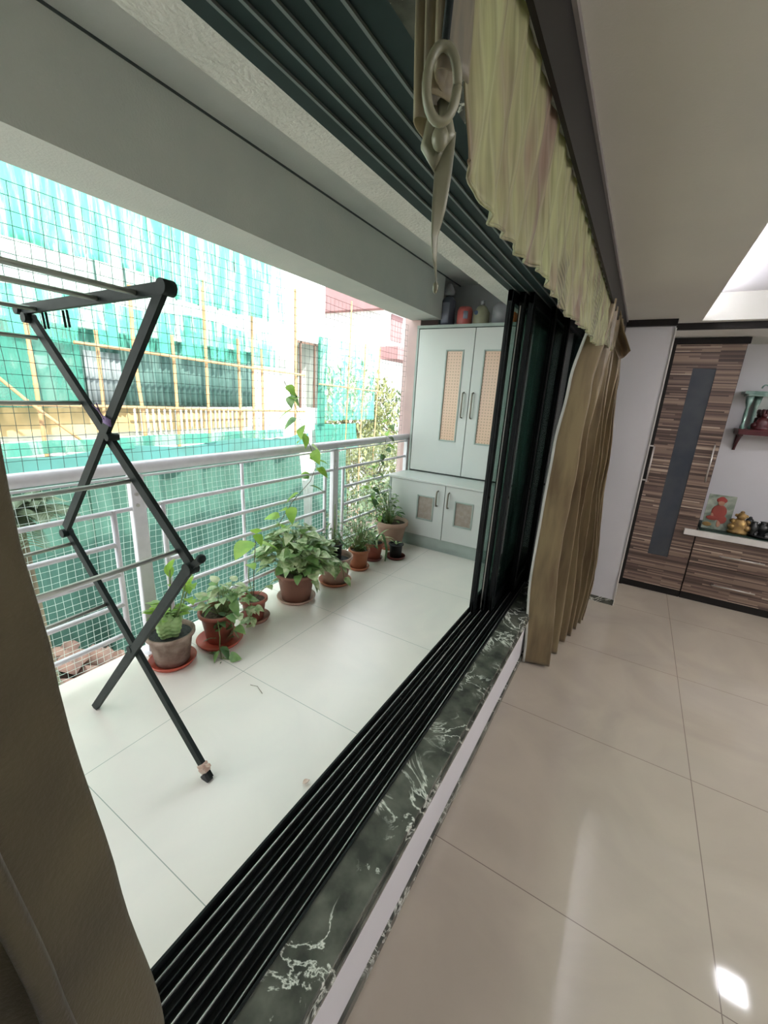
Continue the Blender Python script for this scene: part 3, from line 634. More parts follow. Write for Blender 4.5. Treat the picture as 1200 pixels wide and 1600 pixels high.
b = NB(); c = Vector((-1.550, .744, 1.339))-do
for k in range(4): tube(b, [c+Vector((-0.02, -0.012, 0.006*k-0.01)), c+Vector((0.022, -0.012, 0.006*k-0.02))], 0.004, 6)
tube(b, [c+Vector((-0.01, -0.014, 0)), c+Vector((-0.04, -0.016, 0.03)), c+Vector((-0.075, -0.016, 0.045)), c+Vector((-0.03, -0.014, 0.02)), c+Vector((-0.05, -0.014, 0.05))], 0.003, 6)
w_ = obj('yarn_tie', b, 'purple', dr); w_['label'] = 'purple yarn tied round the bar'
# ================================================================== PLANTS
def leafm(bm, base, d, L, Wd, droop=0.3, fold=0.25, shape='heart', n=6, twist=0.0):
    d = Vector(d).normalized(); base = Vector(base)
    side = d.cross(Vector((0, 0, 1)))
    side = side.normalized() if side.length > 1e-3 else Vector((1, 0, 0))
    side = (Matrix.Rotation(twist, 3, d) @ side); up = side.cross(d).normalized()
    rows = []
    for i in range(n+1):
        t = i/n
        if shape == 'heart': w = Wd*0.5*(math.sin(math.pi*min(1, t**0.62))**0.85)*(1.0 if i else 0.3)
        elif shape == 'strap': w = Wd*0.5*(0.75+0.25*math.sin(math.pi*t))*(1-t**4)
        else: w = Wd*0.5*math.sin(math.pi*t**0.85)
        if i == n: w = 0.0004
        c = base+d*L*t*(1-0.12*droop*t)+Vector((0, 0, -1))*droop*L*t*t
        rows.append((bm.verts.new(c-side*w+up*w*fold), bm.verts.new(c), bm.verts.new(c+side*w+up*w*fold)))
    for a, c in zip(rows, rows[1:]):
        for k in (0, 1):
            f = bm.faces.new((a[k], a[k+1], c[k+1], c[k])); f.smooth = True
def potprof(rt, rb, h, rim=0.02, th=0.008, lip=0.012):
    return [(0, 0), (rb, 0), (rb+(rt-lip-rb)*0.9, h-rim*1.0), (rt-lip, h-rim), (rt, h-rim*0.9), (rt, h-0.003), (rt-0.003, h), (rt-th-lip*0.4, h), (rt-th-lip, h-rim*1.2), (rb-th*0.2+0.6*(rt-rb)-th, h*0.6), (0, h*0.6)]
def planted(name, label, x, y, rt, rb, h, m, soilm='soil', soilh=0.86, z=None, rim=0.022):
    t = thing(name, label, 'potted plant', (x, y, (ZB+0.012) if z is None else z))
    b = NB(); lathe(b, potprof(rt, rb, h, rim), 40); obj('pot', b, m, t)
    b = NB(); rs = rb+(rt-0.014-rb)*soilh-0.004
    def fs(u, v):
        a = 2*math.pi*u; r_ = rs*v; p_ = Vector((r_*math.cos(a), r_*math.sin(a), 0))
        return p_+Vector((0, 0, h*soilh+0.006*noise.noise(p_*60+Vector((x, y, 0))*9)))
    surf(b, fs, 28, 8); obj('soil', b, soilm, t)
    return t, h*soilh
def saucer(x, y, r, m, label):
    b = NB(); lathe(b, [(0, 0), (r*0.86, 0), (r, 0.026), (r-0.006, 0.028), (r*0.84, 0.008), (0, 0.008)], 36)
    o = obj('plant_saucer', b, m, loc=(x, y, ZB)); tag(o, label, 'saucer', 'saucers under the balcony plants'); return o
def rnd(a, b_): return random.uniform(a, b_)
def bush(t, z0, n, R_, H, L, Wd, mats, shape='heart', droop=(0.2, 0.7), spread=1.0, name='foliage', off=(0, 0), low=0.0):
    bms = {m: NB() for m in mats}; st = NB()
    for i in range(n):
        a = rnd(0, 2*math.pi); q = math.sqrt(rnd(0, 1)); hh = low+H*(1-q*q*0.7)*rnd(0.35, 1)
        tip = Vector((off[0]+math.cos(a)*q*R_, off[1]+math.sin(a)*q*R_, z0+hh))
        root = Vector((off[0]*0.4+math.cos(a)*q*0.03, off[1]*0.4+math.sin(a)*q*0.03, z0-0.005))
        tube(st, [root, (root+tip)/2+Vector((0, 0, 0.2*hh)), tip], 0.0016, 4, cap=False)
        m = random.choice(mats); s = rnd(0.7, 1.15)
        leafm(bms[m], tip, (math.cos(a)+rnd(-.5, .5), math.sin(a)+rnd(-.5, .5), rnd(-0.2, 0.6)), L*s, Wd*s, rnd(*droop), rnd(0.1, 0.4), shape, 6, rnd(-0.5, 0.5))
    for m, q in bms.items(): obj(name, q, m, t)
    obj('stems', st, 'gstem', t)
def vine(t, pts, n, L, Wd, ms, sm='stem', r=0.0025, out=(1, -0.3, 0)):
    P_ = [Vector(p) for p in pts]; b = NB(); tube(b, P_, r, 6); obj('vine_stem', b, sm, t)
    lf = {m: NB() for m in ms}; seg = len(P_)-1
    for i in range(n):
        f = (i+0.6)/n*seg; k = min(int(f), seg-1); p_ = P_[k].lerp(P_[k+1], f-k)
        dd = Vector((out[0]*rnd(.3, 1)*random.choice((-1, 1)), rnd(-1, 1), rnd(-0.6, 0.5))); s = rnd(0.75, 1.15)
        leafm(lf[random.choice(ms)], p_+dd.normalized()*0.02, dd, L*s, Wd*s, 0.4, 0.15, 'heart', 6, rnd(-.8, .8))
    for m, q in lf.items(): obj('vine_leaves', q, m, t)
Z0 = ZB
# 1 succulent
t, zs = planted('potted_succulent', 'chunky pale green succulent in a weathered grey clay pot, nearest the rack', -2.01, 1.14, 0.128, 0.088, 0.185, 'terra_old', 'soilb', 0.88)
b = NB()
for k, (a, q, lean) in enumerate([(0.2, 0.03, 0.3), (1.8, 0.035, 0.25), (3.3, 0.03, 0.3), (4.8, 0.035, 0.2), (5.5, 0.02, 0.1)]):
    base = Vector((math.cos(a)*q, math.sin(a)*q, zs-0.005)); H = 0.13+0.02*(k % 3)
    def lobe(u, v, a=a, base=base, H=H, lean=lean, k=k):
        ang = 2*math.pi*u; pr = 0.034*math.sin(math.pi*min(1, v*0.86+0.12))**0.6*(1+0.12*math.sin(v*34))+0.001
        c = base+Vector((math.cos(a), math.sin(a), 0))*lean*H*v*v+Vector((0, 0, H*v))
        rib_ = 1+0.16*math.cos(3*ang+k)
        return c+Vector((math.cos(ang)*pr*rib_, math.sin(ang)*pr*rib_, 0))
    surf(b, lobe, 20, 26)
bmesh.ops.remove_doubles(b, verts=b.verts, dist=0.0004)
obj('succulent_body', b, 'leaf_pale', t)
bush(t, zs+0.10, 44, 0.06, 0.14, 0.07, 0.034, ['leaf_lime', 'leaf_pale'], 'ovate', (-0.1, 0.3))
for (dx, dy, hh) in ((0.10, 0.08, 0.56), (0.12, 0.04, 0.50), (0.0, 0.03, 0.55), (0.05, 0.10, 0.44)):
    b = NB(); tube(b, [(0, 0, zs), (dx*0.5, dy*0.5, hh*0.6), (dx, dy, hh)], 0.004, 6); obj('stem', b, 'gstem', t)
    b = NB(); leafm(b, (dx, dy, hh-0.02), (0.3, 0.1, 1), 0.13, 0.06, 0.3, 0.3, 'ovate'); leafm(b, (dx, dy, hh-0.06), (-0.5, 0.2, 0.8), 0.12, 0.05, 0.3, 0.3, 'ovate'); leafm(b, (dx, dy, hh-0.10), (0.7, -0.3, 0.5), 0.11, 0.05, 0.4, 0.3, 'ovate'); obj('leaf', b, 'leaf_lime', t)
saucer(-2.01, 1.14, 0.125, 'saucer_red', 'bright red saucer under the weathered grey pot')
# 2 trailing pothos
t, zs = planted('potted_pothos', 'trailing variegated pothos spilling over a red brown pot, second from the rack', -1.975, 1.427, 0.118, 0.075, 0.195, 'terra_red', 'soil', 0.88)
bush(t, zs, 64, 0.14, 0.22, 0.085, 0.055, ['leaf_green', 'leaf_var', 'leaf_cream'], 'heart', (0.2, 0.6), off=(0.02, 0.05))
vine(t, [(0.06, -0.05, zs), (0.10, -0.08, zs+0.02), (0.125, -0.09, 0.10), (0.13, -0.10, 0.03), (0.17, -0.12, -0.005), (0.22, -0.10, -0.008)], 13, 0.075, 0.055, ['leaf_dark', 'leaf_green'], 'gstem')
vine(t, [(0.08, -0.01, zs), (0.12, -0.01, zs), (0.14, 0.0, 0.10), (0.15, 0.02, 0.05)], 9, 0.07, 0.05, ['leaf_dark', 'leaf_green', 'leaf_var'], 'gstem')
saucer(-1.965, 1.42, 0.137, 'saucer_red', 'wide red saucer under the trailing pothos pot')
# 3 small pot with tall stem
t, zs = planted('potted_pothos', 'small red pot with a few upright pothos stems and one big lime leaf', -2.0, 1.723, 0.092, 0.062, 0.15, 'terra_red', 'soil', 0.88)
for q, (pts, L) in enumerate([([(0, 0, zs), (0.0, 0.01, 0.35), (0.02, 0.02, 0.60)], 0.09), ([(0, 0, zs), (-0.03, -0.01, 0.28), (-0.0, -0.03, 0.40)], 0.10), ([(0, 0, zs), (0.05, 0.02, 0.2), (0.08, 0.05, 0.24)], 0.075), ([(0, 0, zs), (-0.06, -0.05, 0.22), (-0.08, -0.14, 0.28)], 0.06)]):
    b = NB(); tube(b, pts, 0.0028, 6); obj('stem', b, 'gstem' if q else 'stem', t)
    b = NB(); leafm(b, pts[-1], (0.75, -0.25, -0.35 if q == 0 else 0.2), L, L*0.7, 0.3, 0.2); obj('leaf', b, 'leaf_lime' if q < 2 else 'leaf_var', t)
b = NB(); leafm(b, (-0.01, -0.0, 0.55), (0.2, -0.9, -0.25), 0.17, 0.14, 0.2, 0.2); leafm(b, (0.02, 0.03, 0.53), (0.3, 0.8, -0.2), 0.16, 0.12, 0.25, 0.2); leafm(b, (0.02, 0.02, 0.60), (0.5, -0.4, 0.4), 0.08, 0.075, -0.2, 0.4); obj('large_leaves', b, 'leaf_lime', t)
vine(t, [(0.03, -0.04, zs), (0.07, -0.08, zs+0.02), (0.09, -0.10, 0.08), (0.10, -0.10, 0.03)], 9, 0.07, 0.052, ['leaf_var', 'leaf_green'], 'gstem')
saucer(-2.0, 1.723, 0.105, 'terra_dk', 'small red brown saucer under the little pot with the lime leaf')
# 4 big pothos
t, zs = planted('potted_pothos', 'largest bushy variegated pothos in a big brown pot with a wooden stake', -1.98, 2.113, 0.155, 0.105, 0.215, 'terra_dk', 'soil', 0.9)
bush(t, zs, 220, 0.24, 0.34, 0.115, 0.08, ['leaf_var', 'leaf_green', 'leaf_var', 'leaf_cream'], 'heart', (0.1, 0.5), low=0.05)
bush(t, zs-0.02, 14, 0.2, 0.05, 0.09, 0.06, ['leaf_var', 'leaf_cream'], 'heart', (0.6, 1.0), name='lower_foliage')
b = NB(); tube(b, [(0.02, 0.03, zs-0.02), (0.02, 0.035, zs+0.30)], 0.008, 8); obj('stake', b, 'stem', t)
vine(t, [(-0.05, 0.02, zs), (-0.10, 0.0, 0.40), (-0.15, -0.02, 0.55), (-0.13, 0.10, 0.70), (-0.10, 0.27, 0.84), (-0.09, 0.32, 0.95), (-0.11, 0.28, 1.10), (-0.12, 0.20, 1.25), (-0.12, 0.10, 1.45), (-0.12, 0.02, 1.56)], 30, 0.115, 0.085, ['leaf_lime', 'leaf_green', 'leaf_lime'], 'stem')
saucer(-1.98, 2.113, 0.145, 'terra_bg', 'pale brown saucer under the biggest pothos pot')
# 5 beige pot with black nursery pot inside
t, zs = planted('garden_pot', 'beige clay pot holding a black nursery pot, beside the biggest pothos', -1.924, 2.517, 0.145, 0.10, 0.225, 'terra_bg', 'soilb', 0.8)
t['category'] = 'pot'
bush(t, zs, 8, 0.05, 0.10, 0.10, 0.05, ['leaf_var'], 'heart', (0.3, 0.8), off=(0.07, -0.09))
vine(t, [(0.06, -0.07, zs), (0.10, -0.11, zs+0.07), (0.16, -0.12, zs+0.03), (0.18, -0.12, 0.12)], 7, 0.07, 0.05, ['leaf_var'], 'gstem')
saucer(-1.924, 2.517, 0.137, 'saucer_or', 'orange saucer under the beige pot beside the biggest pothos')
zz = ZB+0.012+zs+0.004
t, zs = planted('potted_plant', 'thin stemmed plant in a black nursery pot resting inside the beige pot', -1.96, 2.535, 0.082, 0.066, 0.135, 'potblack', 'soil', 0.88, z=zz, rim=0.01)
b = NB(); tube(b, [(0, 0, zs-0.01), (0.005, 0, 0.2), (0, 0.01, 0.34), (-0.01, 0.02, 0.46)], [0.008, 0.006, 0.004, 0.003], 8); obj('stem', b, 'gstem', t)
bush(t, zs, 30, 0.09, 0.22, 0.07, 0.02, ['leaf_green', 'leaf_dark'], 'ovate', (0.2, 0.9), name='leaf_tufts')
# 6 orange pot
t, zs = planted('potted_plant', 'wispy many stemmed plant in a bright orange clay pot', -1.93, 2.871, 0.098, 0.07, 0.175, 'terra_or', 'soil', 0.9)
bush(t, zs, 170, 0.13, 0.38, 0.055, 0.016, ['leaf_dark', 'leaf_green'], 'ovate', (0.0, 0.5))
saucer(-1.93, 2.871, 0.098, 'saucer_or', 'orange saucer under the bright orange pot')
# 7 spider plant
t, zs = planted('potted_spider_plant', 'striped spider plant with one long drooping leaf in a red pot', -1.948, 3.136, 0.105, 0.072, 0.165, 'terra_red', 'soilb', 0.88)
b = NB()
for k in range(26):
    a = k*2.4; leafm(b, (0, 0, zs), (math.cos(a), math.sin(a), rnd(0.9, 2.2)), rnd(0.20, 0.34), 0.022, rnd(0.3, 0.9), 0.3, 'strap', 10)
obj('foliage', b, 'leaf_var', t)
b = NB(); surf(b, lambda u, v: Vector((0.02+0.17*min(1, v*1.5)+(u-0.5)*0.012, -0.03-0.06*v+(u-0.5)*0.024*(1-v**5), zs+0.14*math.sin(min(1, v*1.4)*math.pi*0.9)-(0.13*max(0, v-0.45)/0.55)-0.02*v)), 2, 18); l_ = obj('long_leaf', b, 'leaf_dark', t); l_['label'] = 'long drooping dark green strap leaf'
saucer(-1.945, 3.13, 0.094, 'saucer_mr', 'dark maroon saucer under the spider plant')
# 8 small black pot
t, zs = planted('potted_plant', 'tiny aloe like plant in a small black pot near the low cabinet', -1.79, 3.30, 0.074, 0.056, 0.135, 'potblack', 'soilb', 0.9, rim=0.01)
b = NB()
for k, (a, l) in enumerate([(0.3, 0.09), (2.2, 0.07), (-0.9, 0.06), (3.6, 0.16), (4.4, 0.2)]):
    leafm(b, (0, 0, zs), (math.cos(a), math.sin(a), 1.0), l, 0.022, 0.35, 0.4, 'ovate')
obj('foliage', b, 'leaf_var', t)
saucer(-1.79, 3.30, 0.096, 'saucer_mr', 'maroon saucer under the small black pot near the low cabinet')
# 9 big far pot
t, zs = planted('potted_creeper', 'wide beige pot with dark leafy creeper, in the corner against the mint cabinet', -1.975, 3.515, 0.168, 0.105, 0.285, 'terra_bg', 'soil', 0.88, rim=0.045)
bush(t, zs, 120, 0.17, 0.42, 0.065, 0.036, ['leaf_dark', 'leaf_green'], 'ovate', (0.1, 0.5), off=(-0.07, -0.06))
vine(t, [(-0.08, -0.05, zs), (-0.13, -0.10, 0.45), (-0.16, -0.18, 0.60), (-0.17, -0.10, 0.75), (-0.17, 0.05, 0.90), (-0.18, 0.1, 1.15), (-0.18, 0.2, 1.35)], 34, 0.09, 0.06, ['leaf_lime', 'leaf_green', 'leaf_dark'], 'stem')
saucer(-1.975, 3.515, 0.128, 'saucer_or', 'terracotta saucer under the wide beige corner pot')
# small floor debris
b = NB(); tube(b, [(-1.50, 1.25, ZB+0.003), (-1.46, 1.262, ZB+0.004), (-1.40, 1.24, ZB+0.003)], 0.0012, 5); tag(obj('dry_twig', b, 'stem'), 'thin bent dry twig lying on the white balcony tiles', 'twig')
b = NB(); leafm(b, (-0.88, 0.97, ZB+0.006), (0.5, 0.8, 0), 0.03, 0.022, -0.2, 0.5, 'ovate'); tag(obj('dry_leaf', b, 'tape', solid=0.001), 'small pale dry leaf on the balcony floor beside the black track', 'leaf')
# ================================================================== WARDROBE, COUNTER
wd = thing('wardrobe', 'tall zebra striped wardrobe with a dark glass strip, beside the white column', 'wardrobe', (0.1, 3.95, 0))
wo = Vector((0.1, 3.95, 0))
def lb(bm, x0, x1, y0, y1, z0, z1, bev=0, o=wo): box(bm, x0-o.x, x1-o.x, y0-o.y, y1-o.y, z0-o.z, z1-o.z, bev)
b = NB(); lb(b, 0.105, 0.545, 3.952, 4.345, 0.0, 1.99); lb(b, 0.095, 0.128, 3.93, 3.96, 0.0, 1.99); lb(b, 0.105, 0.555, 3.925, 3.96, 1.955, 1.995); obj('body', b, 'brown', wd)
b = NB(); lb(b, 0.12, 0.54, 3.94, 3.955, 0.0, 0.055); obj('plinth', b, 'brown', wd)
b = NB()
for q in ((0.128, 0.262, 0.06, 1.952), (0.403, 0.540, 0.06, 1.952), (0.262, 0.403, 0.06, 0.32), (0.262, 0.403, 1.787, 1.952)): lb(b, q[0], q[1], 3.93, 3.95, q[2], q[3])
dd_ = obj('door', b, 'zebra', wd)
b = NB(); lb(b, 0.262, 0.403, 3.937, 3.947, 0.32, 1.787); g_ = obj('glass_strip', b, 'darkglass', dd_); g_['label'] = 'dark smoky glass strip'
for hx in (0.135, 0.508):
    b = NB(); z0, z1 = (0.925, 1.19) if hx < 0.3 else (0.98, 1.24)
    pts = [(hx-wo.x, -0.02, z0+0.01), (hx-wo.x, -0.05, z0+0.01), (hx-wo.x, -0.05, z1-0.01), (hx-wo.x, -0.02, z1-0.01)]
    tube(b, [(hx-wo.x, -0.052, z0-0.01), (hx-wo.x, -0.052, z1+0.01)], 0.0055, 8); tube(b, pts[:2], 0.004, 6); tube(b, pts[2:], 0.004, 6); obj('handle', b, 'steel', dd_)
for z in (0.925, 1.20):
    b = NB(); lb(b, 0.098, 0.130, 3.922, 3.93, z-0.005, z+0.005); obj('hinge_plate', b, 'steel', wd)
dc = thing('drawer_chest', 'low zebra striped drawer chest to the right of the wardrobe', 'drawer chest', (0.55, 3.95, 0))
co = Vector((0.55, 3.95, 0))
def cb(bm, *a, **k): lb(bm, *a, o=co, **k)
b = NB(); cb(b, 0.547, 2.6, 3.955, 4.345, 0.0, 0.575); cb(b, 0.547, 2.6, 3.94, 3.955, 0.0, 0.055); obj('body', b, 'brown', dc)
for i, (z0, z1) in enumerate(((0.06, 0.312), (0.318, 0.57))):
    for j, (x0, x1) in enumerate(((0.550, 1.16), (1.166, 1.78), (1.786, 2.6))):
        b = NB(); cb(b, x0, x1, 3.935, 3.955, z0, z1); d_ = obj('drawer_front', b, 'zebra', dc)
        b = NB(); hx = (x0+x1)/2; hz = (0.172, 0.416)[i]; tube(b, [(hx-co.x-0.135, -0.035, hz), (hx-co.x+0.135, -0.035, hz)], 0.005, 8); tube(b, [(hx-co.x-0.11, -0.035, hz), (hx-co.x-0.11, -0.012, hz)], 0.004, 6); tube(b, [(hx-co.x+0.11, -0.035, hz), (hx-co.x+0.11, -0.012, hz)], 0.004, 6); obj('handle', b, 'steel', d_)
b = NB(); box(b, 0.462, 2.6, 3.90, 3.928, 0.543, 0.588, 0.002); box(b, 0.556, 2.6, 3.928, 4.345, 0.575, 0.588); tag(obj('countertop', b, 'white'), 'thin cream white countertop on the zebra drawer chest', 'countertop')
b = NB(); surf(b, lambda u, v: (0.56+u*1.3, 3.925+v*0.38, 0.5915+0.002*math.sin(u*40)), 40, 8); tag(obj('table_cloth', b, 'greencl', solid=0.003), 'dark green cloth spread over the white countertop', 'cloth')
CZ = 0.594
# picture
pc = thing('religious_picture', 'small upright picture of a seated red robed figure, leaning beside the wardrobe', 'picture', (0.66, 4.03, CZ))
b = NB(); box(b, -0.085, 0.085, -0.004, 0.004, 0.0, 0.275); obj('board', b, 'picture', pc)
b = NB(); sphere(b, (0, -0.006, 0.215), 0.022, 1, 0.12, 1.1); obj('printed_face', b, 'skin', pc)
b = NB(); sphere(b, (0, -0.005, 0.235), 0.033, 1, 0.1, 0.7); sphere(b, (0.0, -0.0052, 0.25), 0.02, 1, 0.1, 0.7); obj('printed_turban', b, 'turban', pc)
b = NB(); sphere(b, (0, -0.005, 0.145), 0.048, 1, 0.07, 1.15); sphere(b, (-0.03, -0.0052, 0.09), 0.032, 1.3, 0.08, 0.6); sphere(b, (0.03, -0.0052, 0.085), 0.028, 1.0, 0.08, 1.2); obj('printed_robe', b, 'robe', pc)
b = NB(); sphere(b, (0.015, -0.0055, 0.055), 0.014, 1, 0.1, 2.4); sphere(b, (-0.035, -0.0058, 0.115), 0.012, 1, 0.1, 1.6); obj('printed_limbs', b, 'skin', pc)
b = NB(); sphere(b, (-0.055, -0.0045, 0.035), 0.025, 1.2, 0.1, 0.7); obj('printed_flowers', b, 'gold', pc)
b = NB(); bar(b, (0, 0.004, 0.2), (0, 0.09, 0.0), 0.02, 0.004, (0, 0.9, 0.4)); obj('easel_leg', b, 'brown', pc)
# gold figurine
gf = thing('gold_figurine', 'rounded antique gold seated figurine beside the picture', 'figurine', (0.80, 4.02, CZ))
b = NB(); lathe(b, [(0, 0), (0.062, 0), (0.064, 0.015), (0.05, 0.03), (0.055, 0.05), (0.048, 0.09), (0.03, 0.11), (0.018, 0.12), (0, 0.125)], 24, sy=0.7)
for s in (-1, 1): sphere(b, (s*0.045, -0.01, 0.05), 0.026); sphere(b, (s*0.045, -0.005, 0.095), 0.018)
obj('body', b, 'gold', gf)
b = NB(); sphere(b, (0, -0.005, 0.135), 0.03, 1, 1, 1.0); sphere(b, (0, 0, 0.165), 0.014); sphere(b, (-0.03, 0, 0.14), 0.012); sphere(b, (0.03, 0, 0.14), 0.012); obj('head', b, 'gold', gf)
# black metal tray set
b = NB(); lathe(b, [(0, 0), (0.10, 0), (0.125, 0.018), (0.12, 0.02), (0.098, 0.006), (0, 0.006)], 30); tag(obj('metal_tray', b, 'blackm', loc=(0.965, 3.98+0.07, CZ)), 'round polished dark metal tray on the green cloth', 'tray')
for (dx, dy, s, nm, lb_) in ((-0.075, -0.01, 0.75, 'oil_lamp', 'small dark polished oil lamp at the left of the round tray'), (-0.01, 0.03, 1.0, 'metal_pot', 'dark round metal pot standing in the middle of the tray')):
    b = NB(); lathe(b, [(0, 0), (0.026*s, 0), (0.02*s, 0.012), (0.04*s, 0.035), (0.045*s, 0.055), (0.03*s, 0.085), (0.022*s, 0.09), (0.028*s, 0.1), (0, 0.103)], 24); tag(obj(nm, b, 'blackm', loc=(0.965+dx, 4.05+dy, CZ+0.007)), lb_, nm.replace('_', ' '))
kt = thing('metal_kettle', 'black domed metal vessel with lid at the right end of the counter', 'vessel', (1.03, 4.05, CZ+0.007))
b = NB(); lathe(b, [(0, 0), (0.03, 0), (0.048, 0.03), (0.05, 0.05), (0.03, 0.08), (0, 0.085)], 24); obj('body', b, 'blackm', kt)
b = NB(); lathe(b, [(0.02, 0.08), (0.045, 0.10), (0.05, 0.13), (0.035, 0.165), (0.012, 0.178), (0, 0.18)], 24); obj('lid', b, 'blackm', kt)
b = NB(); sphere(b, (0, 0, 0.04), 0.04, 1, 0.8, 1.0); sphere(b, (0, 0, 0.09), 0.026); sphere(b, (0, 0, 0.115), 0.012); tag(obj('dark_figurine', b, 'blackm', loc=(0.875, 4.12, CZ+0.0)), 'small dark figurine behind the tray, next to the gold one', 'figurine')
# prayer shelf with mirror
ps = thing('prayer_shelf', 'small dark red lacquer wall shelf with bracket and green glass mirror', 'shelf', (0.66, 4.35, 1.33))
b = NB(); box(b, 0.0, 0.60, -0.19, 0.0, 0.0, 0.035, 0.004); box(b, -0.005, 0.605, -0.195, 0.0, 0.03, 0.042, 0.003); obj('board', b, 'redw', ps)
for x in (0.02, 0.56):
    b = NB(); surf(b, lambda u, v: (x+0.018*u, -0.15*(1-v)**1.6-0.004, -0.13*v), 2, 10); surf(b, lambda u, v: (x+0.018*u, -0.004, -0.13*v), 2, 10); box(b, x, x+0.018, -0.15, 0, -0.01, 0.0); obj('bracket', b, 'redw', ps, solid=0.008)
b = NB(); box(b, 0.085, 0.54, -0.03, -0.02, 0.05, 0.29); obj('mirror', b, 'mirror', ps)
b = NB(); box(b, -0.02, 0.62, -0.17, 0.0, 0.30, 0.322, 0.003); box(b, 0.0, 0.60, -0.18, 0.0, 0.285, 0.30, 0.003); obj('glass_canopy', b, 'gglass', ps)
for i, (x, y) in enumerate(((0.02, -0.14), (0.085, -0.05), (0.55, -0.14), (0.50, -0.05))):
    b = NB(); lathe(b, [(0.014, 0.042), (0.016, 0.06), (0.010, 0.075), (0.013, 0.14), (0.010, 0.20), (0.020, 0.24), (0.026, 0.285), (0, 0.286)], 14, x, y); obj('glass_column', b, 'gglass', ps)
b = NB(); ring = [(0.10+0.02*math.cos(a), -0.1, 0.345+0.025*math.sin(a)) for a in [math.pi*k/10 for k in range(11)]]; tube(b, ring, 0.005, 6); obj('finial', b, 'gglass', ps)
rf = thing('red_figurine', 'dark red crowned idol sitting on the prayer shelf in front of the mirror', 'figurine', (0.80, 4.25, 1.372))
b = NB(); lathe(b, [(0, 0), (0.062, 0), (0.062, 0.012), (0.045, 0.03), (0.04, 0.06), (0.03, 0.085), (0.012, 0.095), (0, 0.096)], 20, sy=0.7); sphere(b, (-0.045, 0, 0.03), 0.022); sphere(b, (0.045, 0, 0.03), 0.022); obj('body', b, 'redw', rf)
b = NB(); sphere(b, (0, 0, 0.11), 0.022, 1, 1, 1.1); [lathe(b, [(0.008, 0.12), (0.009, 0.145), (0, 0.155)], 8, 0.017*math.cos(a), 0.017*math.sin(a)) for a in [2*math.pi*k/6 for k in range(6)]]; obj('crowned_head', b, 'redw', rf)
# ceiling lights
b = NB(); box(b, TX0-0.035, TX0-0.022, TY0+0.1, TY1-0.1, 2.058, 2.068); box(b, TX1-0.012, TX1-0.002, TY0+0.1, TY1-0.1, 2.07, 2.085)
tag(obj('cove_light_strip', b, 'led'), 'slim white cove light strip, added unseen inside the recessed ceiling tray', 'light strip')  # unseen strip, inferred from the bright tray and added to lift brightness
for i, (x, y) in enumerate(((1.225, 2.815), (1.225, 0.4), (2.1, 2.815), (2.1, 0.4))):  # first panel known from its floor reflection; the others added to brighten the room
    t = thing('ceiling_light', 'small square white recessed ceiling panel light', 'ceiling light', (x, y, TZ), 'square panel lights in the ceiling tray')
    b = NB(); box(b, -0.085, 0.085, -0.085, 0.085, -0.012, 0.0, 0.002); obj('frame', b, 'white', t)
    b = NB(); box(b, -0.07, 0.07, -0.07, 0.07, -0.015, -0.012); obj('diffuser', b, 'lampm', t)
    l = lamp('panel_glow', 'AREA', LAMP_E, (0.93, 0.93, 1.0), (x, y, TZ-0.02), size=0.14); l.parent = None
for (x, y, dx, dy, lab) in ((3.17, 2.0, 0, 0.6, 'added tube light on the unseen right wall, brightening the room'),):
    t = thing('added_tube_light', lab, 'added tube light', (x, y, 1.86))  # no such tube in view; added to brighten ceiling and room
    b = NB(); box(b, -dx-0.015 if dx else -0.02, dx+0.015 if dx else 0.03, -dy-0.015 if dy else -0.03, dy+0.015 if dy else 0.02, -0.02, 0.02); obj('batten', b, 'white', t)
    b = NB(); ox, oy = (0, 0.035) if dx else (-0.035, 0); tube(b, [(ox-dx, oy-dy, 0), (ox+dx, oy+dy, 0)], 0.014, 10); obj('tube', b, 'tubel', t)
# ================================================================== OUTSIDE
b = NB(); surf(b, lambda u, v: (-2.4-40*u, -15+60*v, -3.4+0.2*math.sin(u*60)*math.sin(v*50)), 60, 60); tag(obj('garden_ground', b, 'ground'), 'brown bare earth far below the balcony', 'ground', kind='structure')
b = NB()
lathe(b, [(1.7, 0), (1.2, 1.0), (0.7, 1.85), (0, 2.0)], 24, -4.75, 1.4, -3.65)
for k in range(340):
    a, q = rnd(0, 6.28), math.sqrt(rnd(0, 1)); x, y = -4.75+1.6*q*math.cos(a), 1.4+1.6*q*math.sin(a); s = rnd(0.10, 0.2)
    mt = Matrix.Translation((x, y, -3.4+2.08*(1-q**1.4))) @ Matrix.Rotation(rnd(0, 3), 4, (rnd(-1, 1), rnd(-1, 1), 1)); box(b, -s, s, -s*0.6, s*0.6, -s*0.3, s*0.3, 0, mt)
tag(obj('brick_rubble', b, 'rubble'), 'heap of broken brown bricks below the railing, outside', 'rubble', kind='stuff')
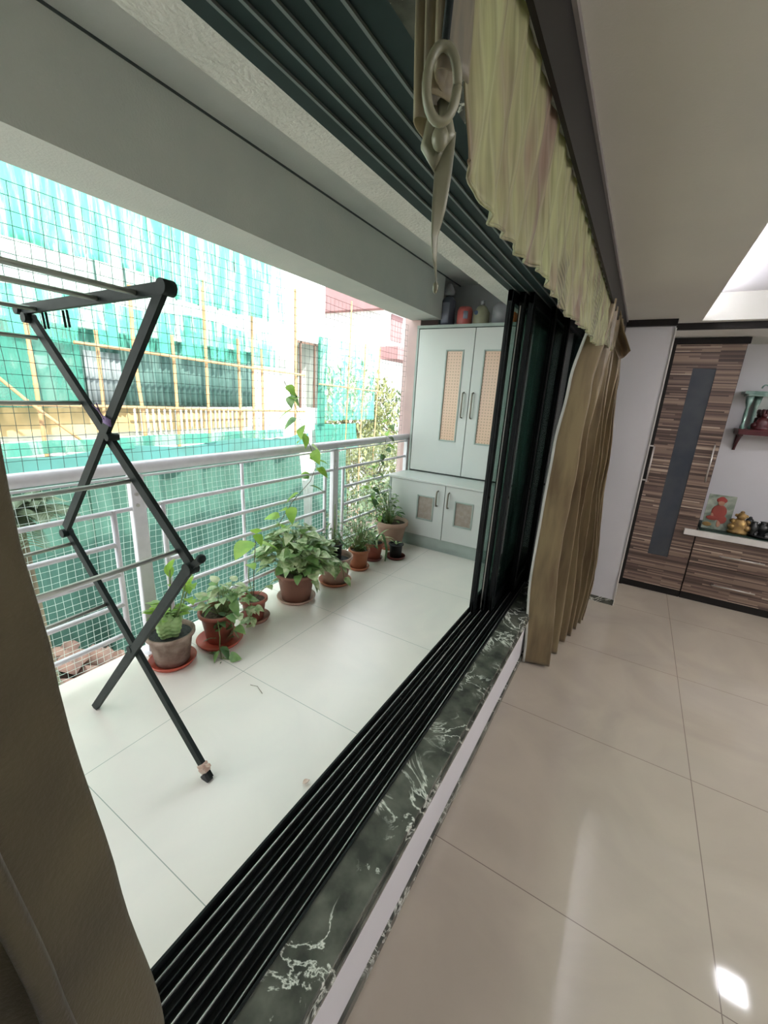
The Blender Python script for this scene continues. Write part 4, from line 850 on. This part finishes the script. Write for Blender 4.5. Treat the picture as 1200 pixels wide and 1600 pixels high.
# opposite building
ob = thing('apartment_building', 'white apartment block under repair wrapped in green netting and bamboo', 'building', (-6.2, 3, -3.4))
oo = Vector((-6.2, 3, -3.4))
def O(bm, x0, x1, y0, y1, z0, z1): box(bm, x0-oo.x, x1-oo.x, y0-oo.y, y1-oo.y, z0-oo.z, z1-oo.z)
b = NB()
O(b, -9, -6.2, -4.0, 6.2, -3.4, 1.12); O(b, -9, -6.2, -4.0, 6.2, 2.28, 6.5); O(b, -9, -6.2, -4.0, 6.2, 1.12, 1.14); O(b, -9, -6.2, -4.0, 6.2, 1.14, 2.28)
obj('wall', b, 'facade', ob)
b = NB(); O(b, -9, -6.05, 6.2, 7.35, -3.4, 1.12); O(b, -9, -6.05, 6.2, 6.42, 1.12, 6.5); O(b, -9, -6.05, 7.22, 7.35, 1.12, 6.5); O(b, -9, -6.05, 6.42, 7.22, 2.42, 6.5); obj('side_wall', b, 'facade', ob)
b = NB(); O(b, -7.0, -6.7, 6.42, 7.22, 1.12, 2.42); obj('window_recess', b, 'olive', ob)
b = NB()
for y in (6.42, 6.62, 7.05, 7.19): O(b, -6.1, -6.06, y, y+0.03, 1.12, 2.42)
O(b, -6.1, -6.06, 6.42, 7.22, 2.38, 2.42); obj('window_frame', b, 'shutter', ob)
for z in (0.55, 2.05, 4.3):
    b = NB(); O(b, -6.2, -5.85, -4.0, 6.1, z, z+0.16); obj('floor_slab', b, 'slab', ob)
b = NB(); O(b, -6.2, -6.12, 1.6, 5.3, 0.78, 1.10); O(b, -6.2, -6.12, -3, 1.3, 0.78, 1.10); obj('cream_band', b, 'cream', ob)
b = NB()
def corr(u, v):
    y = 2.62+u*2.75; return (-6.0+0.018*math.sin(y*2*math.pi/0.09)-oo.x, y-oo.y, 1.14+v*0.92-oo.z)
surf(b, corr, 300, 2); k_ = obj('corrugated_screen', b, 'corr', ob, solid=0.004); k_['label'] = 'ribbed teal grey metal screen, coloured as if in shade'
b = NB(); surf(b, lambda u, v: (-5.97+0.014*math.sin(u*40)-oo.x, 2.65+u*0.42-oo.y, 1.14+v*0.66-oo.z), 80, 2); obj('silver_sheets', b, 'corrw', ob, solid=0.004)
b = NB()
for k in range(30): O(b, -5.92, -5.90, 3.15+k*0.085, 3.17+k*0.085, 0.74, 1.12)
O(b, -5.925, -5.895, 3.1, 5.8, 1.11, 1.13); obj('balcony_grille', b, 'slab', ob)
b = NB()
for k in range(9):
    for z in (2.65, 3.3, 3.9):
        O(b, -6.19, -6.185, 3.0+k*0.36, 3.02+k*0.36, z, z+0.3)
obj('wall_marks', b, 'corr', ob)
# bamboo
def bamboo(a, c, r=0.024, lab='vertical bamboo scaffold pole in front of the opposite block'):
    a = Vector(a); c = Vector(c); L = (c-a).length; n_ = max(3, int(L/0.3)); pts = []; rs = []
    for i in range(n_+1):
        t = i/n_
        for dt, q in ((-0.012, 1.0), (0, 1.18), (0.012, 1.0)):
            if 0 <= t+dt/L*1.5 <= 1: pts.append(a.lerp(c, t+dt/L*1.5)-a+Vector((0.012*math.sin(t*9), 0.012*math.sin(t*7), 0))); rs.append(r*q)
    b = NB(); tube(b, pts, rs, 8); o = obj('bamboo_pole', b, 'bamboo', loc=a); tag(o, lab, 'bamboo pole', 'bamboo poles of the scaffold'); return o
names = ['first', 'second', 'third', 'fourth', 'fifth', 'sixth', 'seventh', 'eighth', 'ninth', 'tenth']
for i, (y, zb, zt) in enumerate(((1.62, -3.3, 2.0), (2.02, -3.3, 2.0), (2.62, -3.3, 2.02), (3.1, 0.5, 2.6), (3.62, -3.3, 2.1), (4.12, -3.3, 2.9), (4.75, -3.3, 2.2), (5.02, -3.3, 3.6), (5.25, -3.3, 2.1), (6.05, -3.3, 3.2))):
    bamboo((-5.62, y, zb), (-5.68, y+rnd(-0.06, 0.06), zt), rnd(0.018, 0.026), 'upright bamboo pole of the scaffold, %s from the left' % names[i])
for z, lab in ((1.80, 'upper level bamboo pole lying across the scaffold at balcony beam height'), (1.13, 'middle level bamboo pole lying across the scaffold above the tarpaulin'), (0.52, 'lowest level bamboo pole lying across the scaffold along the green tarpaulin')):
    bamboo((-5.58, 2.4 if z > 1.5 else 1.2, z+0.05), (-5.58, 6.2, z-0.05), 0.018, lab)
bamboo((-5.5, 1.2, 1.9), (-5.45, 2.3, 0.75), 0.016, 'slanting bamboo pole at the left end of the scaffold')
# nets
def sheet(name, x, y0, y1, z0, z1, m, label, amp=0.05, fq=5.0, cat='construction net', tilt=0.0, ny=80, nz=24, sag=0.0):
    b = NB()
    def f(u, v):
        y = y0+(y1-y0)*u; z = z0+(z1-z0)*v
        return (x+tilt*v+amp*math.sin(y*fq+1.5*math.sin(z*1.3))+0.5*amp*math.sin(y*fq*2.3+z), y, z-sag*math.sin(u*math.pi*3)**2*v)
    surf(b, f, ny, nz); return tag(obj(name, b, m, solid=0.002), label, cat)
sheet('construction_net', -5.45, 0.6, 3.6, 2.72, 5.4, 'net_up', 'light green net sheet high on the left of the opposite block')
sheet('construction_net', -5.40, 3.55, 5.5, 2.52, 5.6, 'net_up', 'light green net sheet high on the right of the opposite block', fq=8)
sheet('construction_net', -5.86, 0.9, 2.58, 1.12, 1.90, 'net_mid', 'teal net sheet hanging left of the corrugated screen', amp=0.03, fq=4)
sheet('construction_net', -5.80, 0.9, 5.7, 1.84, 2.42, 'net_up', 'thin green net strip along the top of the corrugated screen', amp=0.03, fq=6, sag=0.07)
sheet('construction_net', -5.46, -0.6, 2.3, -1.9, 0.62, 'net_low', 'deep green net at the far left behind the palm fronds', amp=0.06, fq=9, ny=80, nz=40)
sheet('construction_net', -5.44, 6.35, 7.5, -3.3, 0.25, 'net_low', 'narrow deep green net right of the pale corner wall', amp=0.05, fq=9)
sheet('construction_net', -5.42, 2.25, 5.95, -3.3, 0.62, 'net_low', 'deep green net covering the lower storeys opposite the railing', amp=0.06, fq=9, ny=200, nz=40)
sheet('tarpaulin', -5.30, 1.0, 6.0, 0.38, 0.70, 'net_tarp', 'turquoise tarpaulin band stretched along the scaffold', amp=0.03, fq=6, cat='tarpaulin', sag=0.06)
sheet('construction_net', -5.35, 0.9, 5.4, 0.66, 0.80, 'net_mid', 'narrow loose strip of green net along the tarpaulin top', amp=0.04, fq=5)
sheet('construction_net', -5.9, 7.0, 7.2, 0.75, 2.55, 'net_mid', 'bunched teal net strip hanging beside the open window', amp=0.05, fq=30)
sheet('construction_net', -5.9, 6.9, 8.4, 0.2, 0.78, 'net_mid', 'slack teal net draped low in front of the garden trees', amp=0.08, fq=4)
sheet('construction_net', -5.95, 7.3, 9.2, 0.85, 2.55, 'net_pale', 'pale teal net curtain in front of the sunny trees', amp=0.06, fq=9)
for y in (7.9, 8.5, 9.15): bamboo((-5.85, y, -3.3), (-5.85, y+0.1, 3.4 if y < 8 else 2.6), 0.016, {7.9: 'slim bamboo pole left in front of the pale teal net', 8.5: 'slim bamboo pole in the middle of the pale teal net', 9.15: 'slim bamboo pole at the right edge of the pale teal net'}[y])
bamboo((-5.8, 6.9, 1.62), (-5.8, 9.3, 1.55), 0.016, 'thin bamboo pole lying across the pale teal net')
# trees
def tree(name, label, c, R_, n, m, L=0.12, trunk=True, sz=1.0, ground=-3.4):
    t = thing(name, label, 'tree', (c[0], c[1], ground))
    if trunk:
        b = NB(); h = c[2]-ground; tube(b, [(0, 0, 0), (0.06, 0.04, h*0.5), (0, 0, h)], [0.10, 0.07, 0.04], 10)
        for k in range(7):
            a = k*0.9; tube(b, [(0, 0, h*(0.75+0.03*k)), (math.cos(a)*R_*0.4, math.sin(a)*R_*0.4, h+R_*0.15*(k-3)/3), (math.cos(a)*R_*0.8, math.sin(a)*R_*0.8, h+R_*sz*0.3)], [0.04, 0.025, 0.012], 6)
        obj('trunk', b, 'stem', t)
    b = NB()
    for i in range(n):
        while True:
            p_ = Vector((rnd(-1, 1), rnd(-1, 1), rnd(-1, 1)))
            if p_.length < 1: break
        if p_.length < 0.5 and random.random() < 0.6: p_ = p_.normalized()*rnd(0.6, 1)
        p_ = Vector((p_.x*R_, p_.y*R_, p_.z*R_*sz+c[2]-ground)); s = rnd(0.6, 1.3)*L
        leafm(b, p_, (rnd(-1, 1), rnd(-1, 1), rnd(-1, 0.6)), s, s*0.5, 0.3, 0.2, 'ovate', 2)
    obj('crown', b, m, t); return t
tree('leafy_tree', 'sunlit yellow green tree behind the pale teal net', (-8.2, 11.2, 0.9), 1.7, 2600, 'foliage_y', 0.20)
tree('leafy_tree', 'darker green tree at the right end, beside the pink pier', (-8.3, 14.9, 0.2), 1.7, 2600, 'foliage', 0.18)
tree('leafy_tree', 'low green shrub mass below the railing end', (-4.6, 7.5, -1.5), 1.25, 2200, 'foliage', 0.15, trunk=True)
tree('leafy_tree', 'pale bushy tree beyond the end rails', (-6.0, 9.7, -0.6), 1.2, 2600, 'foliage_y', 0.16, trunk=True)
def palm(name, label, x, y, z, n, L, ground=-3.4):
    t = thing(name, label, 'palm', (x, y, ground)); h = z-ground
    b = NB(); tube(b, [(0, 0, 0), (0.05, 0.03, h*0.5), (0, 0, h)], [0.07, 0.055, 0.05], 10); obj('trunk', b, 'stem', t)
    for k in range(n):
        a = k*2.4+0.3; el = rnd(0.1, 1.2); b = NB(); d = Vector((math.cos(a)*math.cos(el), math.sin(a)*math.cos(el), math.sin(el)))
        sp = [Vector((0, 0, h))+d*L*s-Vector((0, 0, 1))*L*0.55*s*s for s in [i/10 for i in range(11)]]
        tube(b, sp, [0.008*(1-0.06*i) for i in range(11)], 5)
        for i in range(1, 11):
            for s in (-1, 1):
                q = d.cross(Vector((0, 0, 1))).normalized()*s+d*0.7-Vector((0, 0, 0.35)); leafm(b, sp[i], q, L*0.36, 0.017, 0.4, 0.2, 'strap', 4)
                leafm(b, (sp[i]+sp[i-1])/2, q, L*0.36, 0.017, 0.4, 0.2, 'strap', 4)
        obj('frond', b, 'palm', t)
palm('garden_palm', 'feathery palm rising left of the railing post, outside the net', -3.3, 0.93, 0.60, 30, 0.36)
palm('garden_palm', 'lower palm whose fronds touch the bottom rails at left', -3.0, 0.52, -0.3, 26, 0.36)
# low houses at right
for (nm, lab, x0, x1, y0, y1, z1, m, rm) in (('low_house', 'low house with terracotta roof seen through the pale net', -13, -10.3, 12.2, 15.7, 0.95, 'facade', 'terrace'), ('low_house', 'small orange brick house below the end of the railing', -5.9, -4.7, 11.3, 13.3, -0.9, 'terrace', 'terrace')):
    t = thing(nm, lab, 'house', ((x0+x1)/2, (y0+y1)/2, -3.4)); w, d_, h = (x1-x0)/2, (y1-y0)/2, z1+3.4
    b = NB(); box(b, -w, w, -d_, d_, 0, h-0.35); obj('wall', b, m, t)
    b = NB(); box(b, -w-0.2, w+0.2, -d_-0.2, d_+0.2, h-0.35, h); obj('roof', b, rm, t)
    b = NB(); box(b, w, w+0.03, -0.5, 0.5, h-1.6, h-0.7); obj('window', b, 'opening', t)
t = thing('pink_building', 'dusty pink apartment block with balconies at the far right above the trees', 'building', (-13, 22, -3.4))
b = NB(); box(b, -3, 3, -6.0, 6, 0, 8.3); obj('wall', b, 'facade', t)
b = NB(); box(b, -3.2, 3.3, -6.4, 6.2, 8.3, 9.4); obj('parapet', b, 'pinkb', t)
b = NB(); box(b, 3.0, 3.9, -6.2, 5.5, 6.35, 6.85); obj('balcony', b, 'pinkb', t)
for y in (-4.9, -2.0, 1.4):
    b = NB(); box(b, 3.0, 3.04, y-0.5, y+0.5, 7.2, 8.25); obj('window', b, 'pinkb', t)
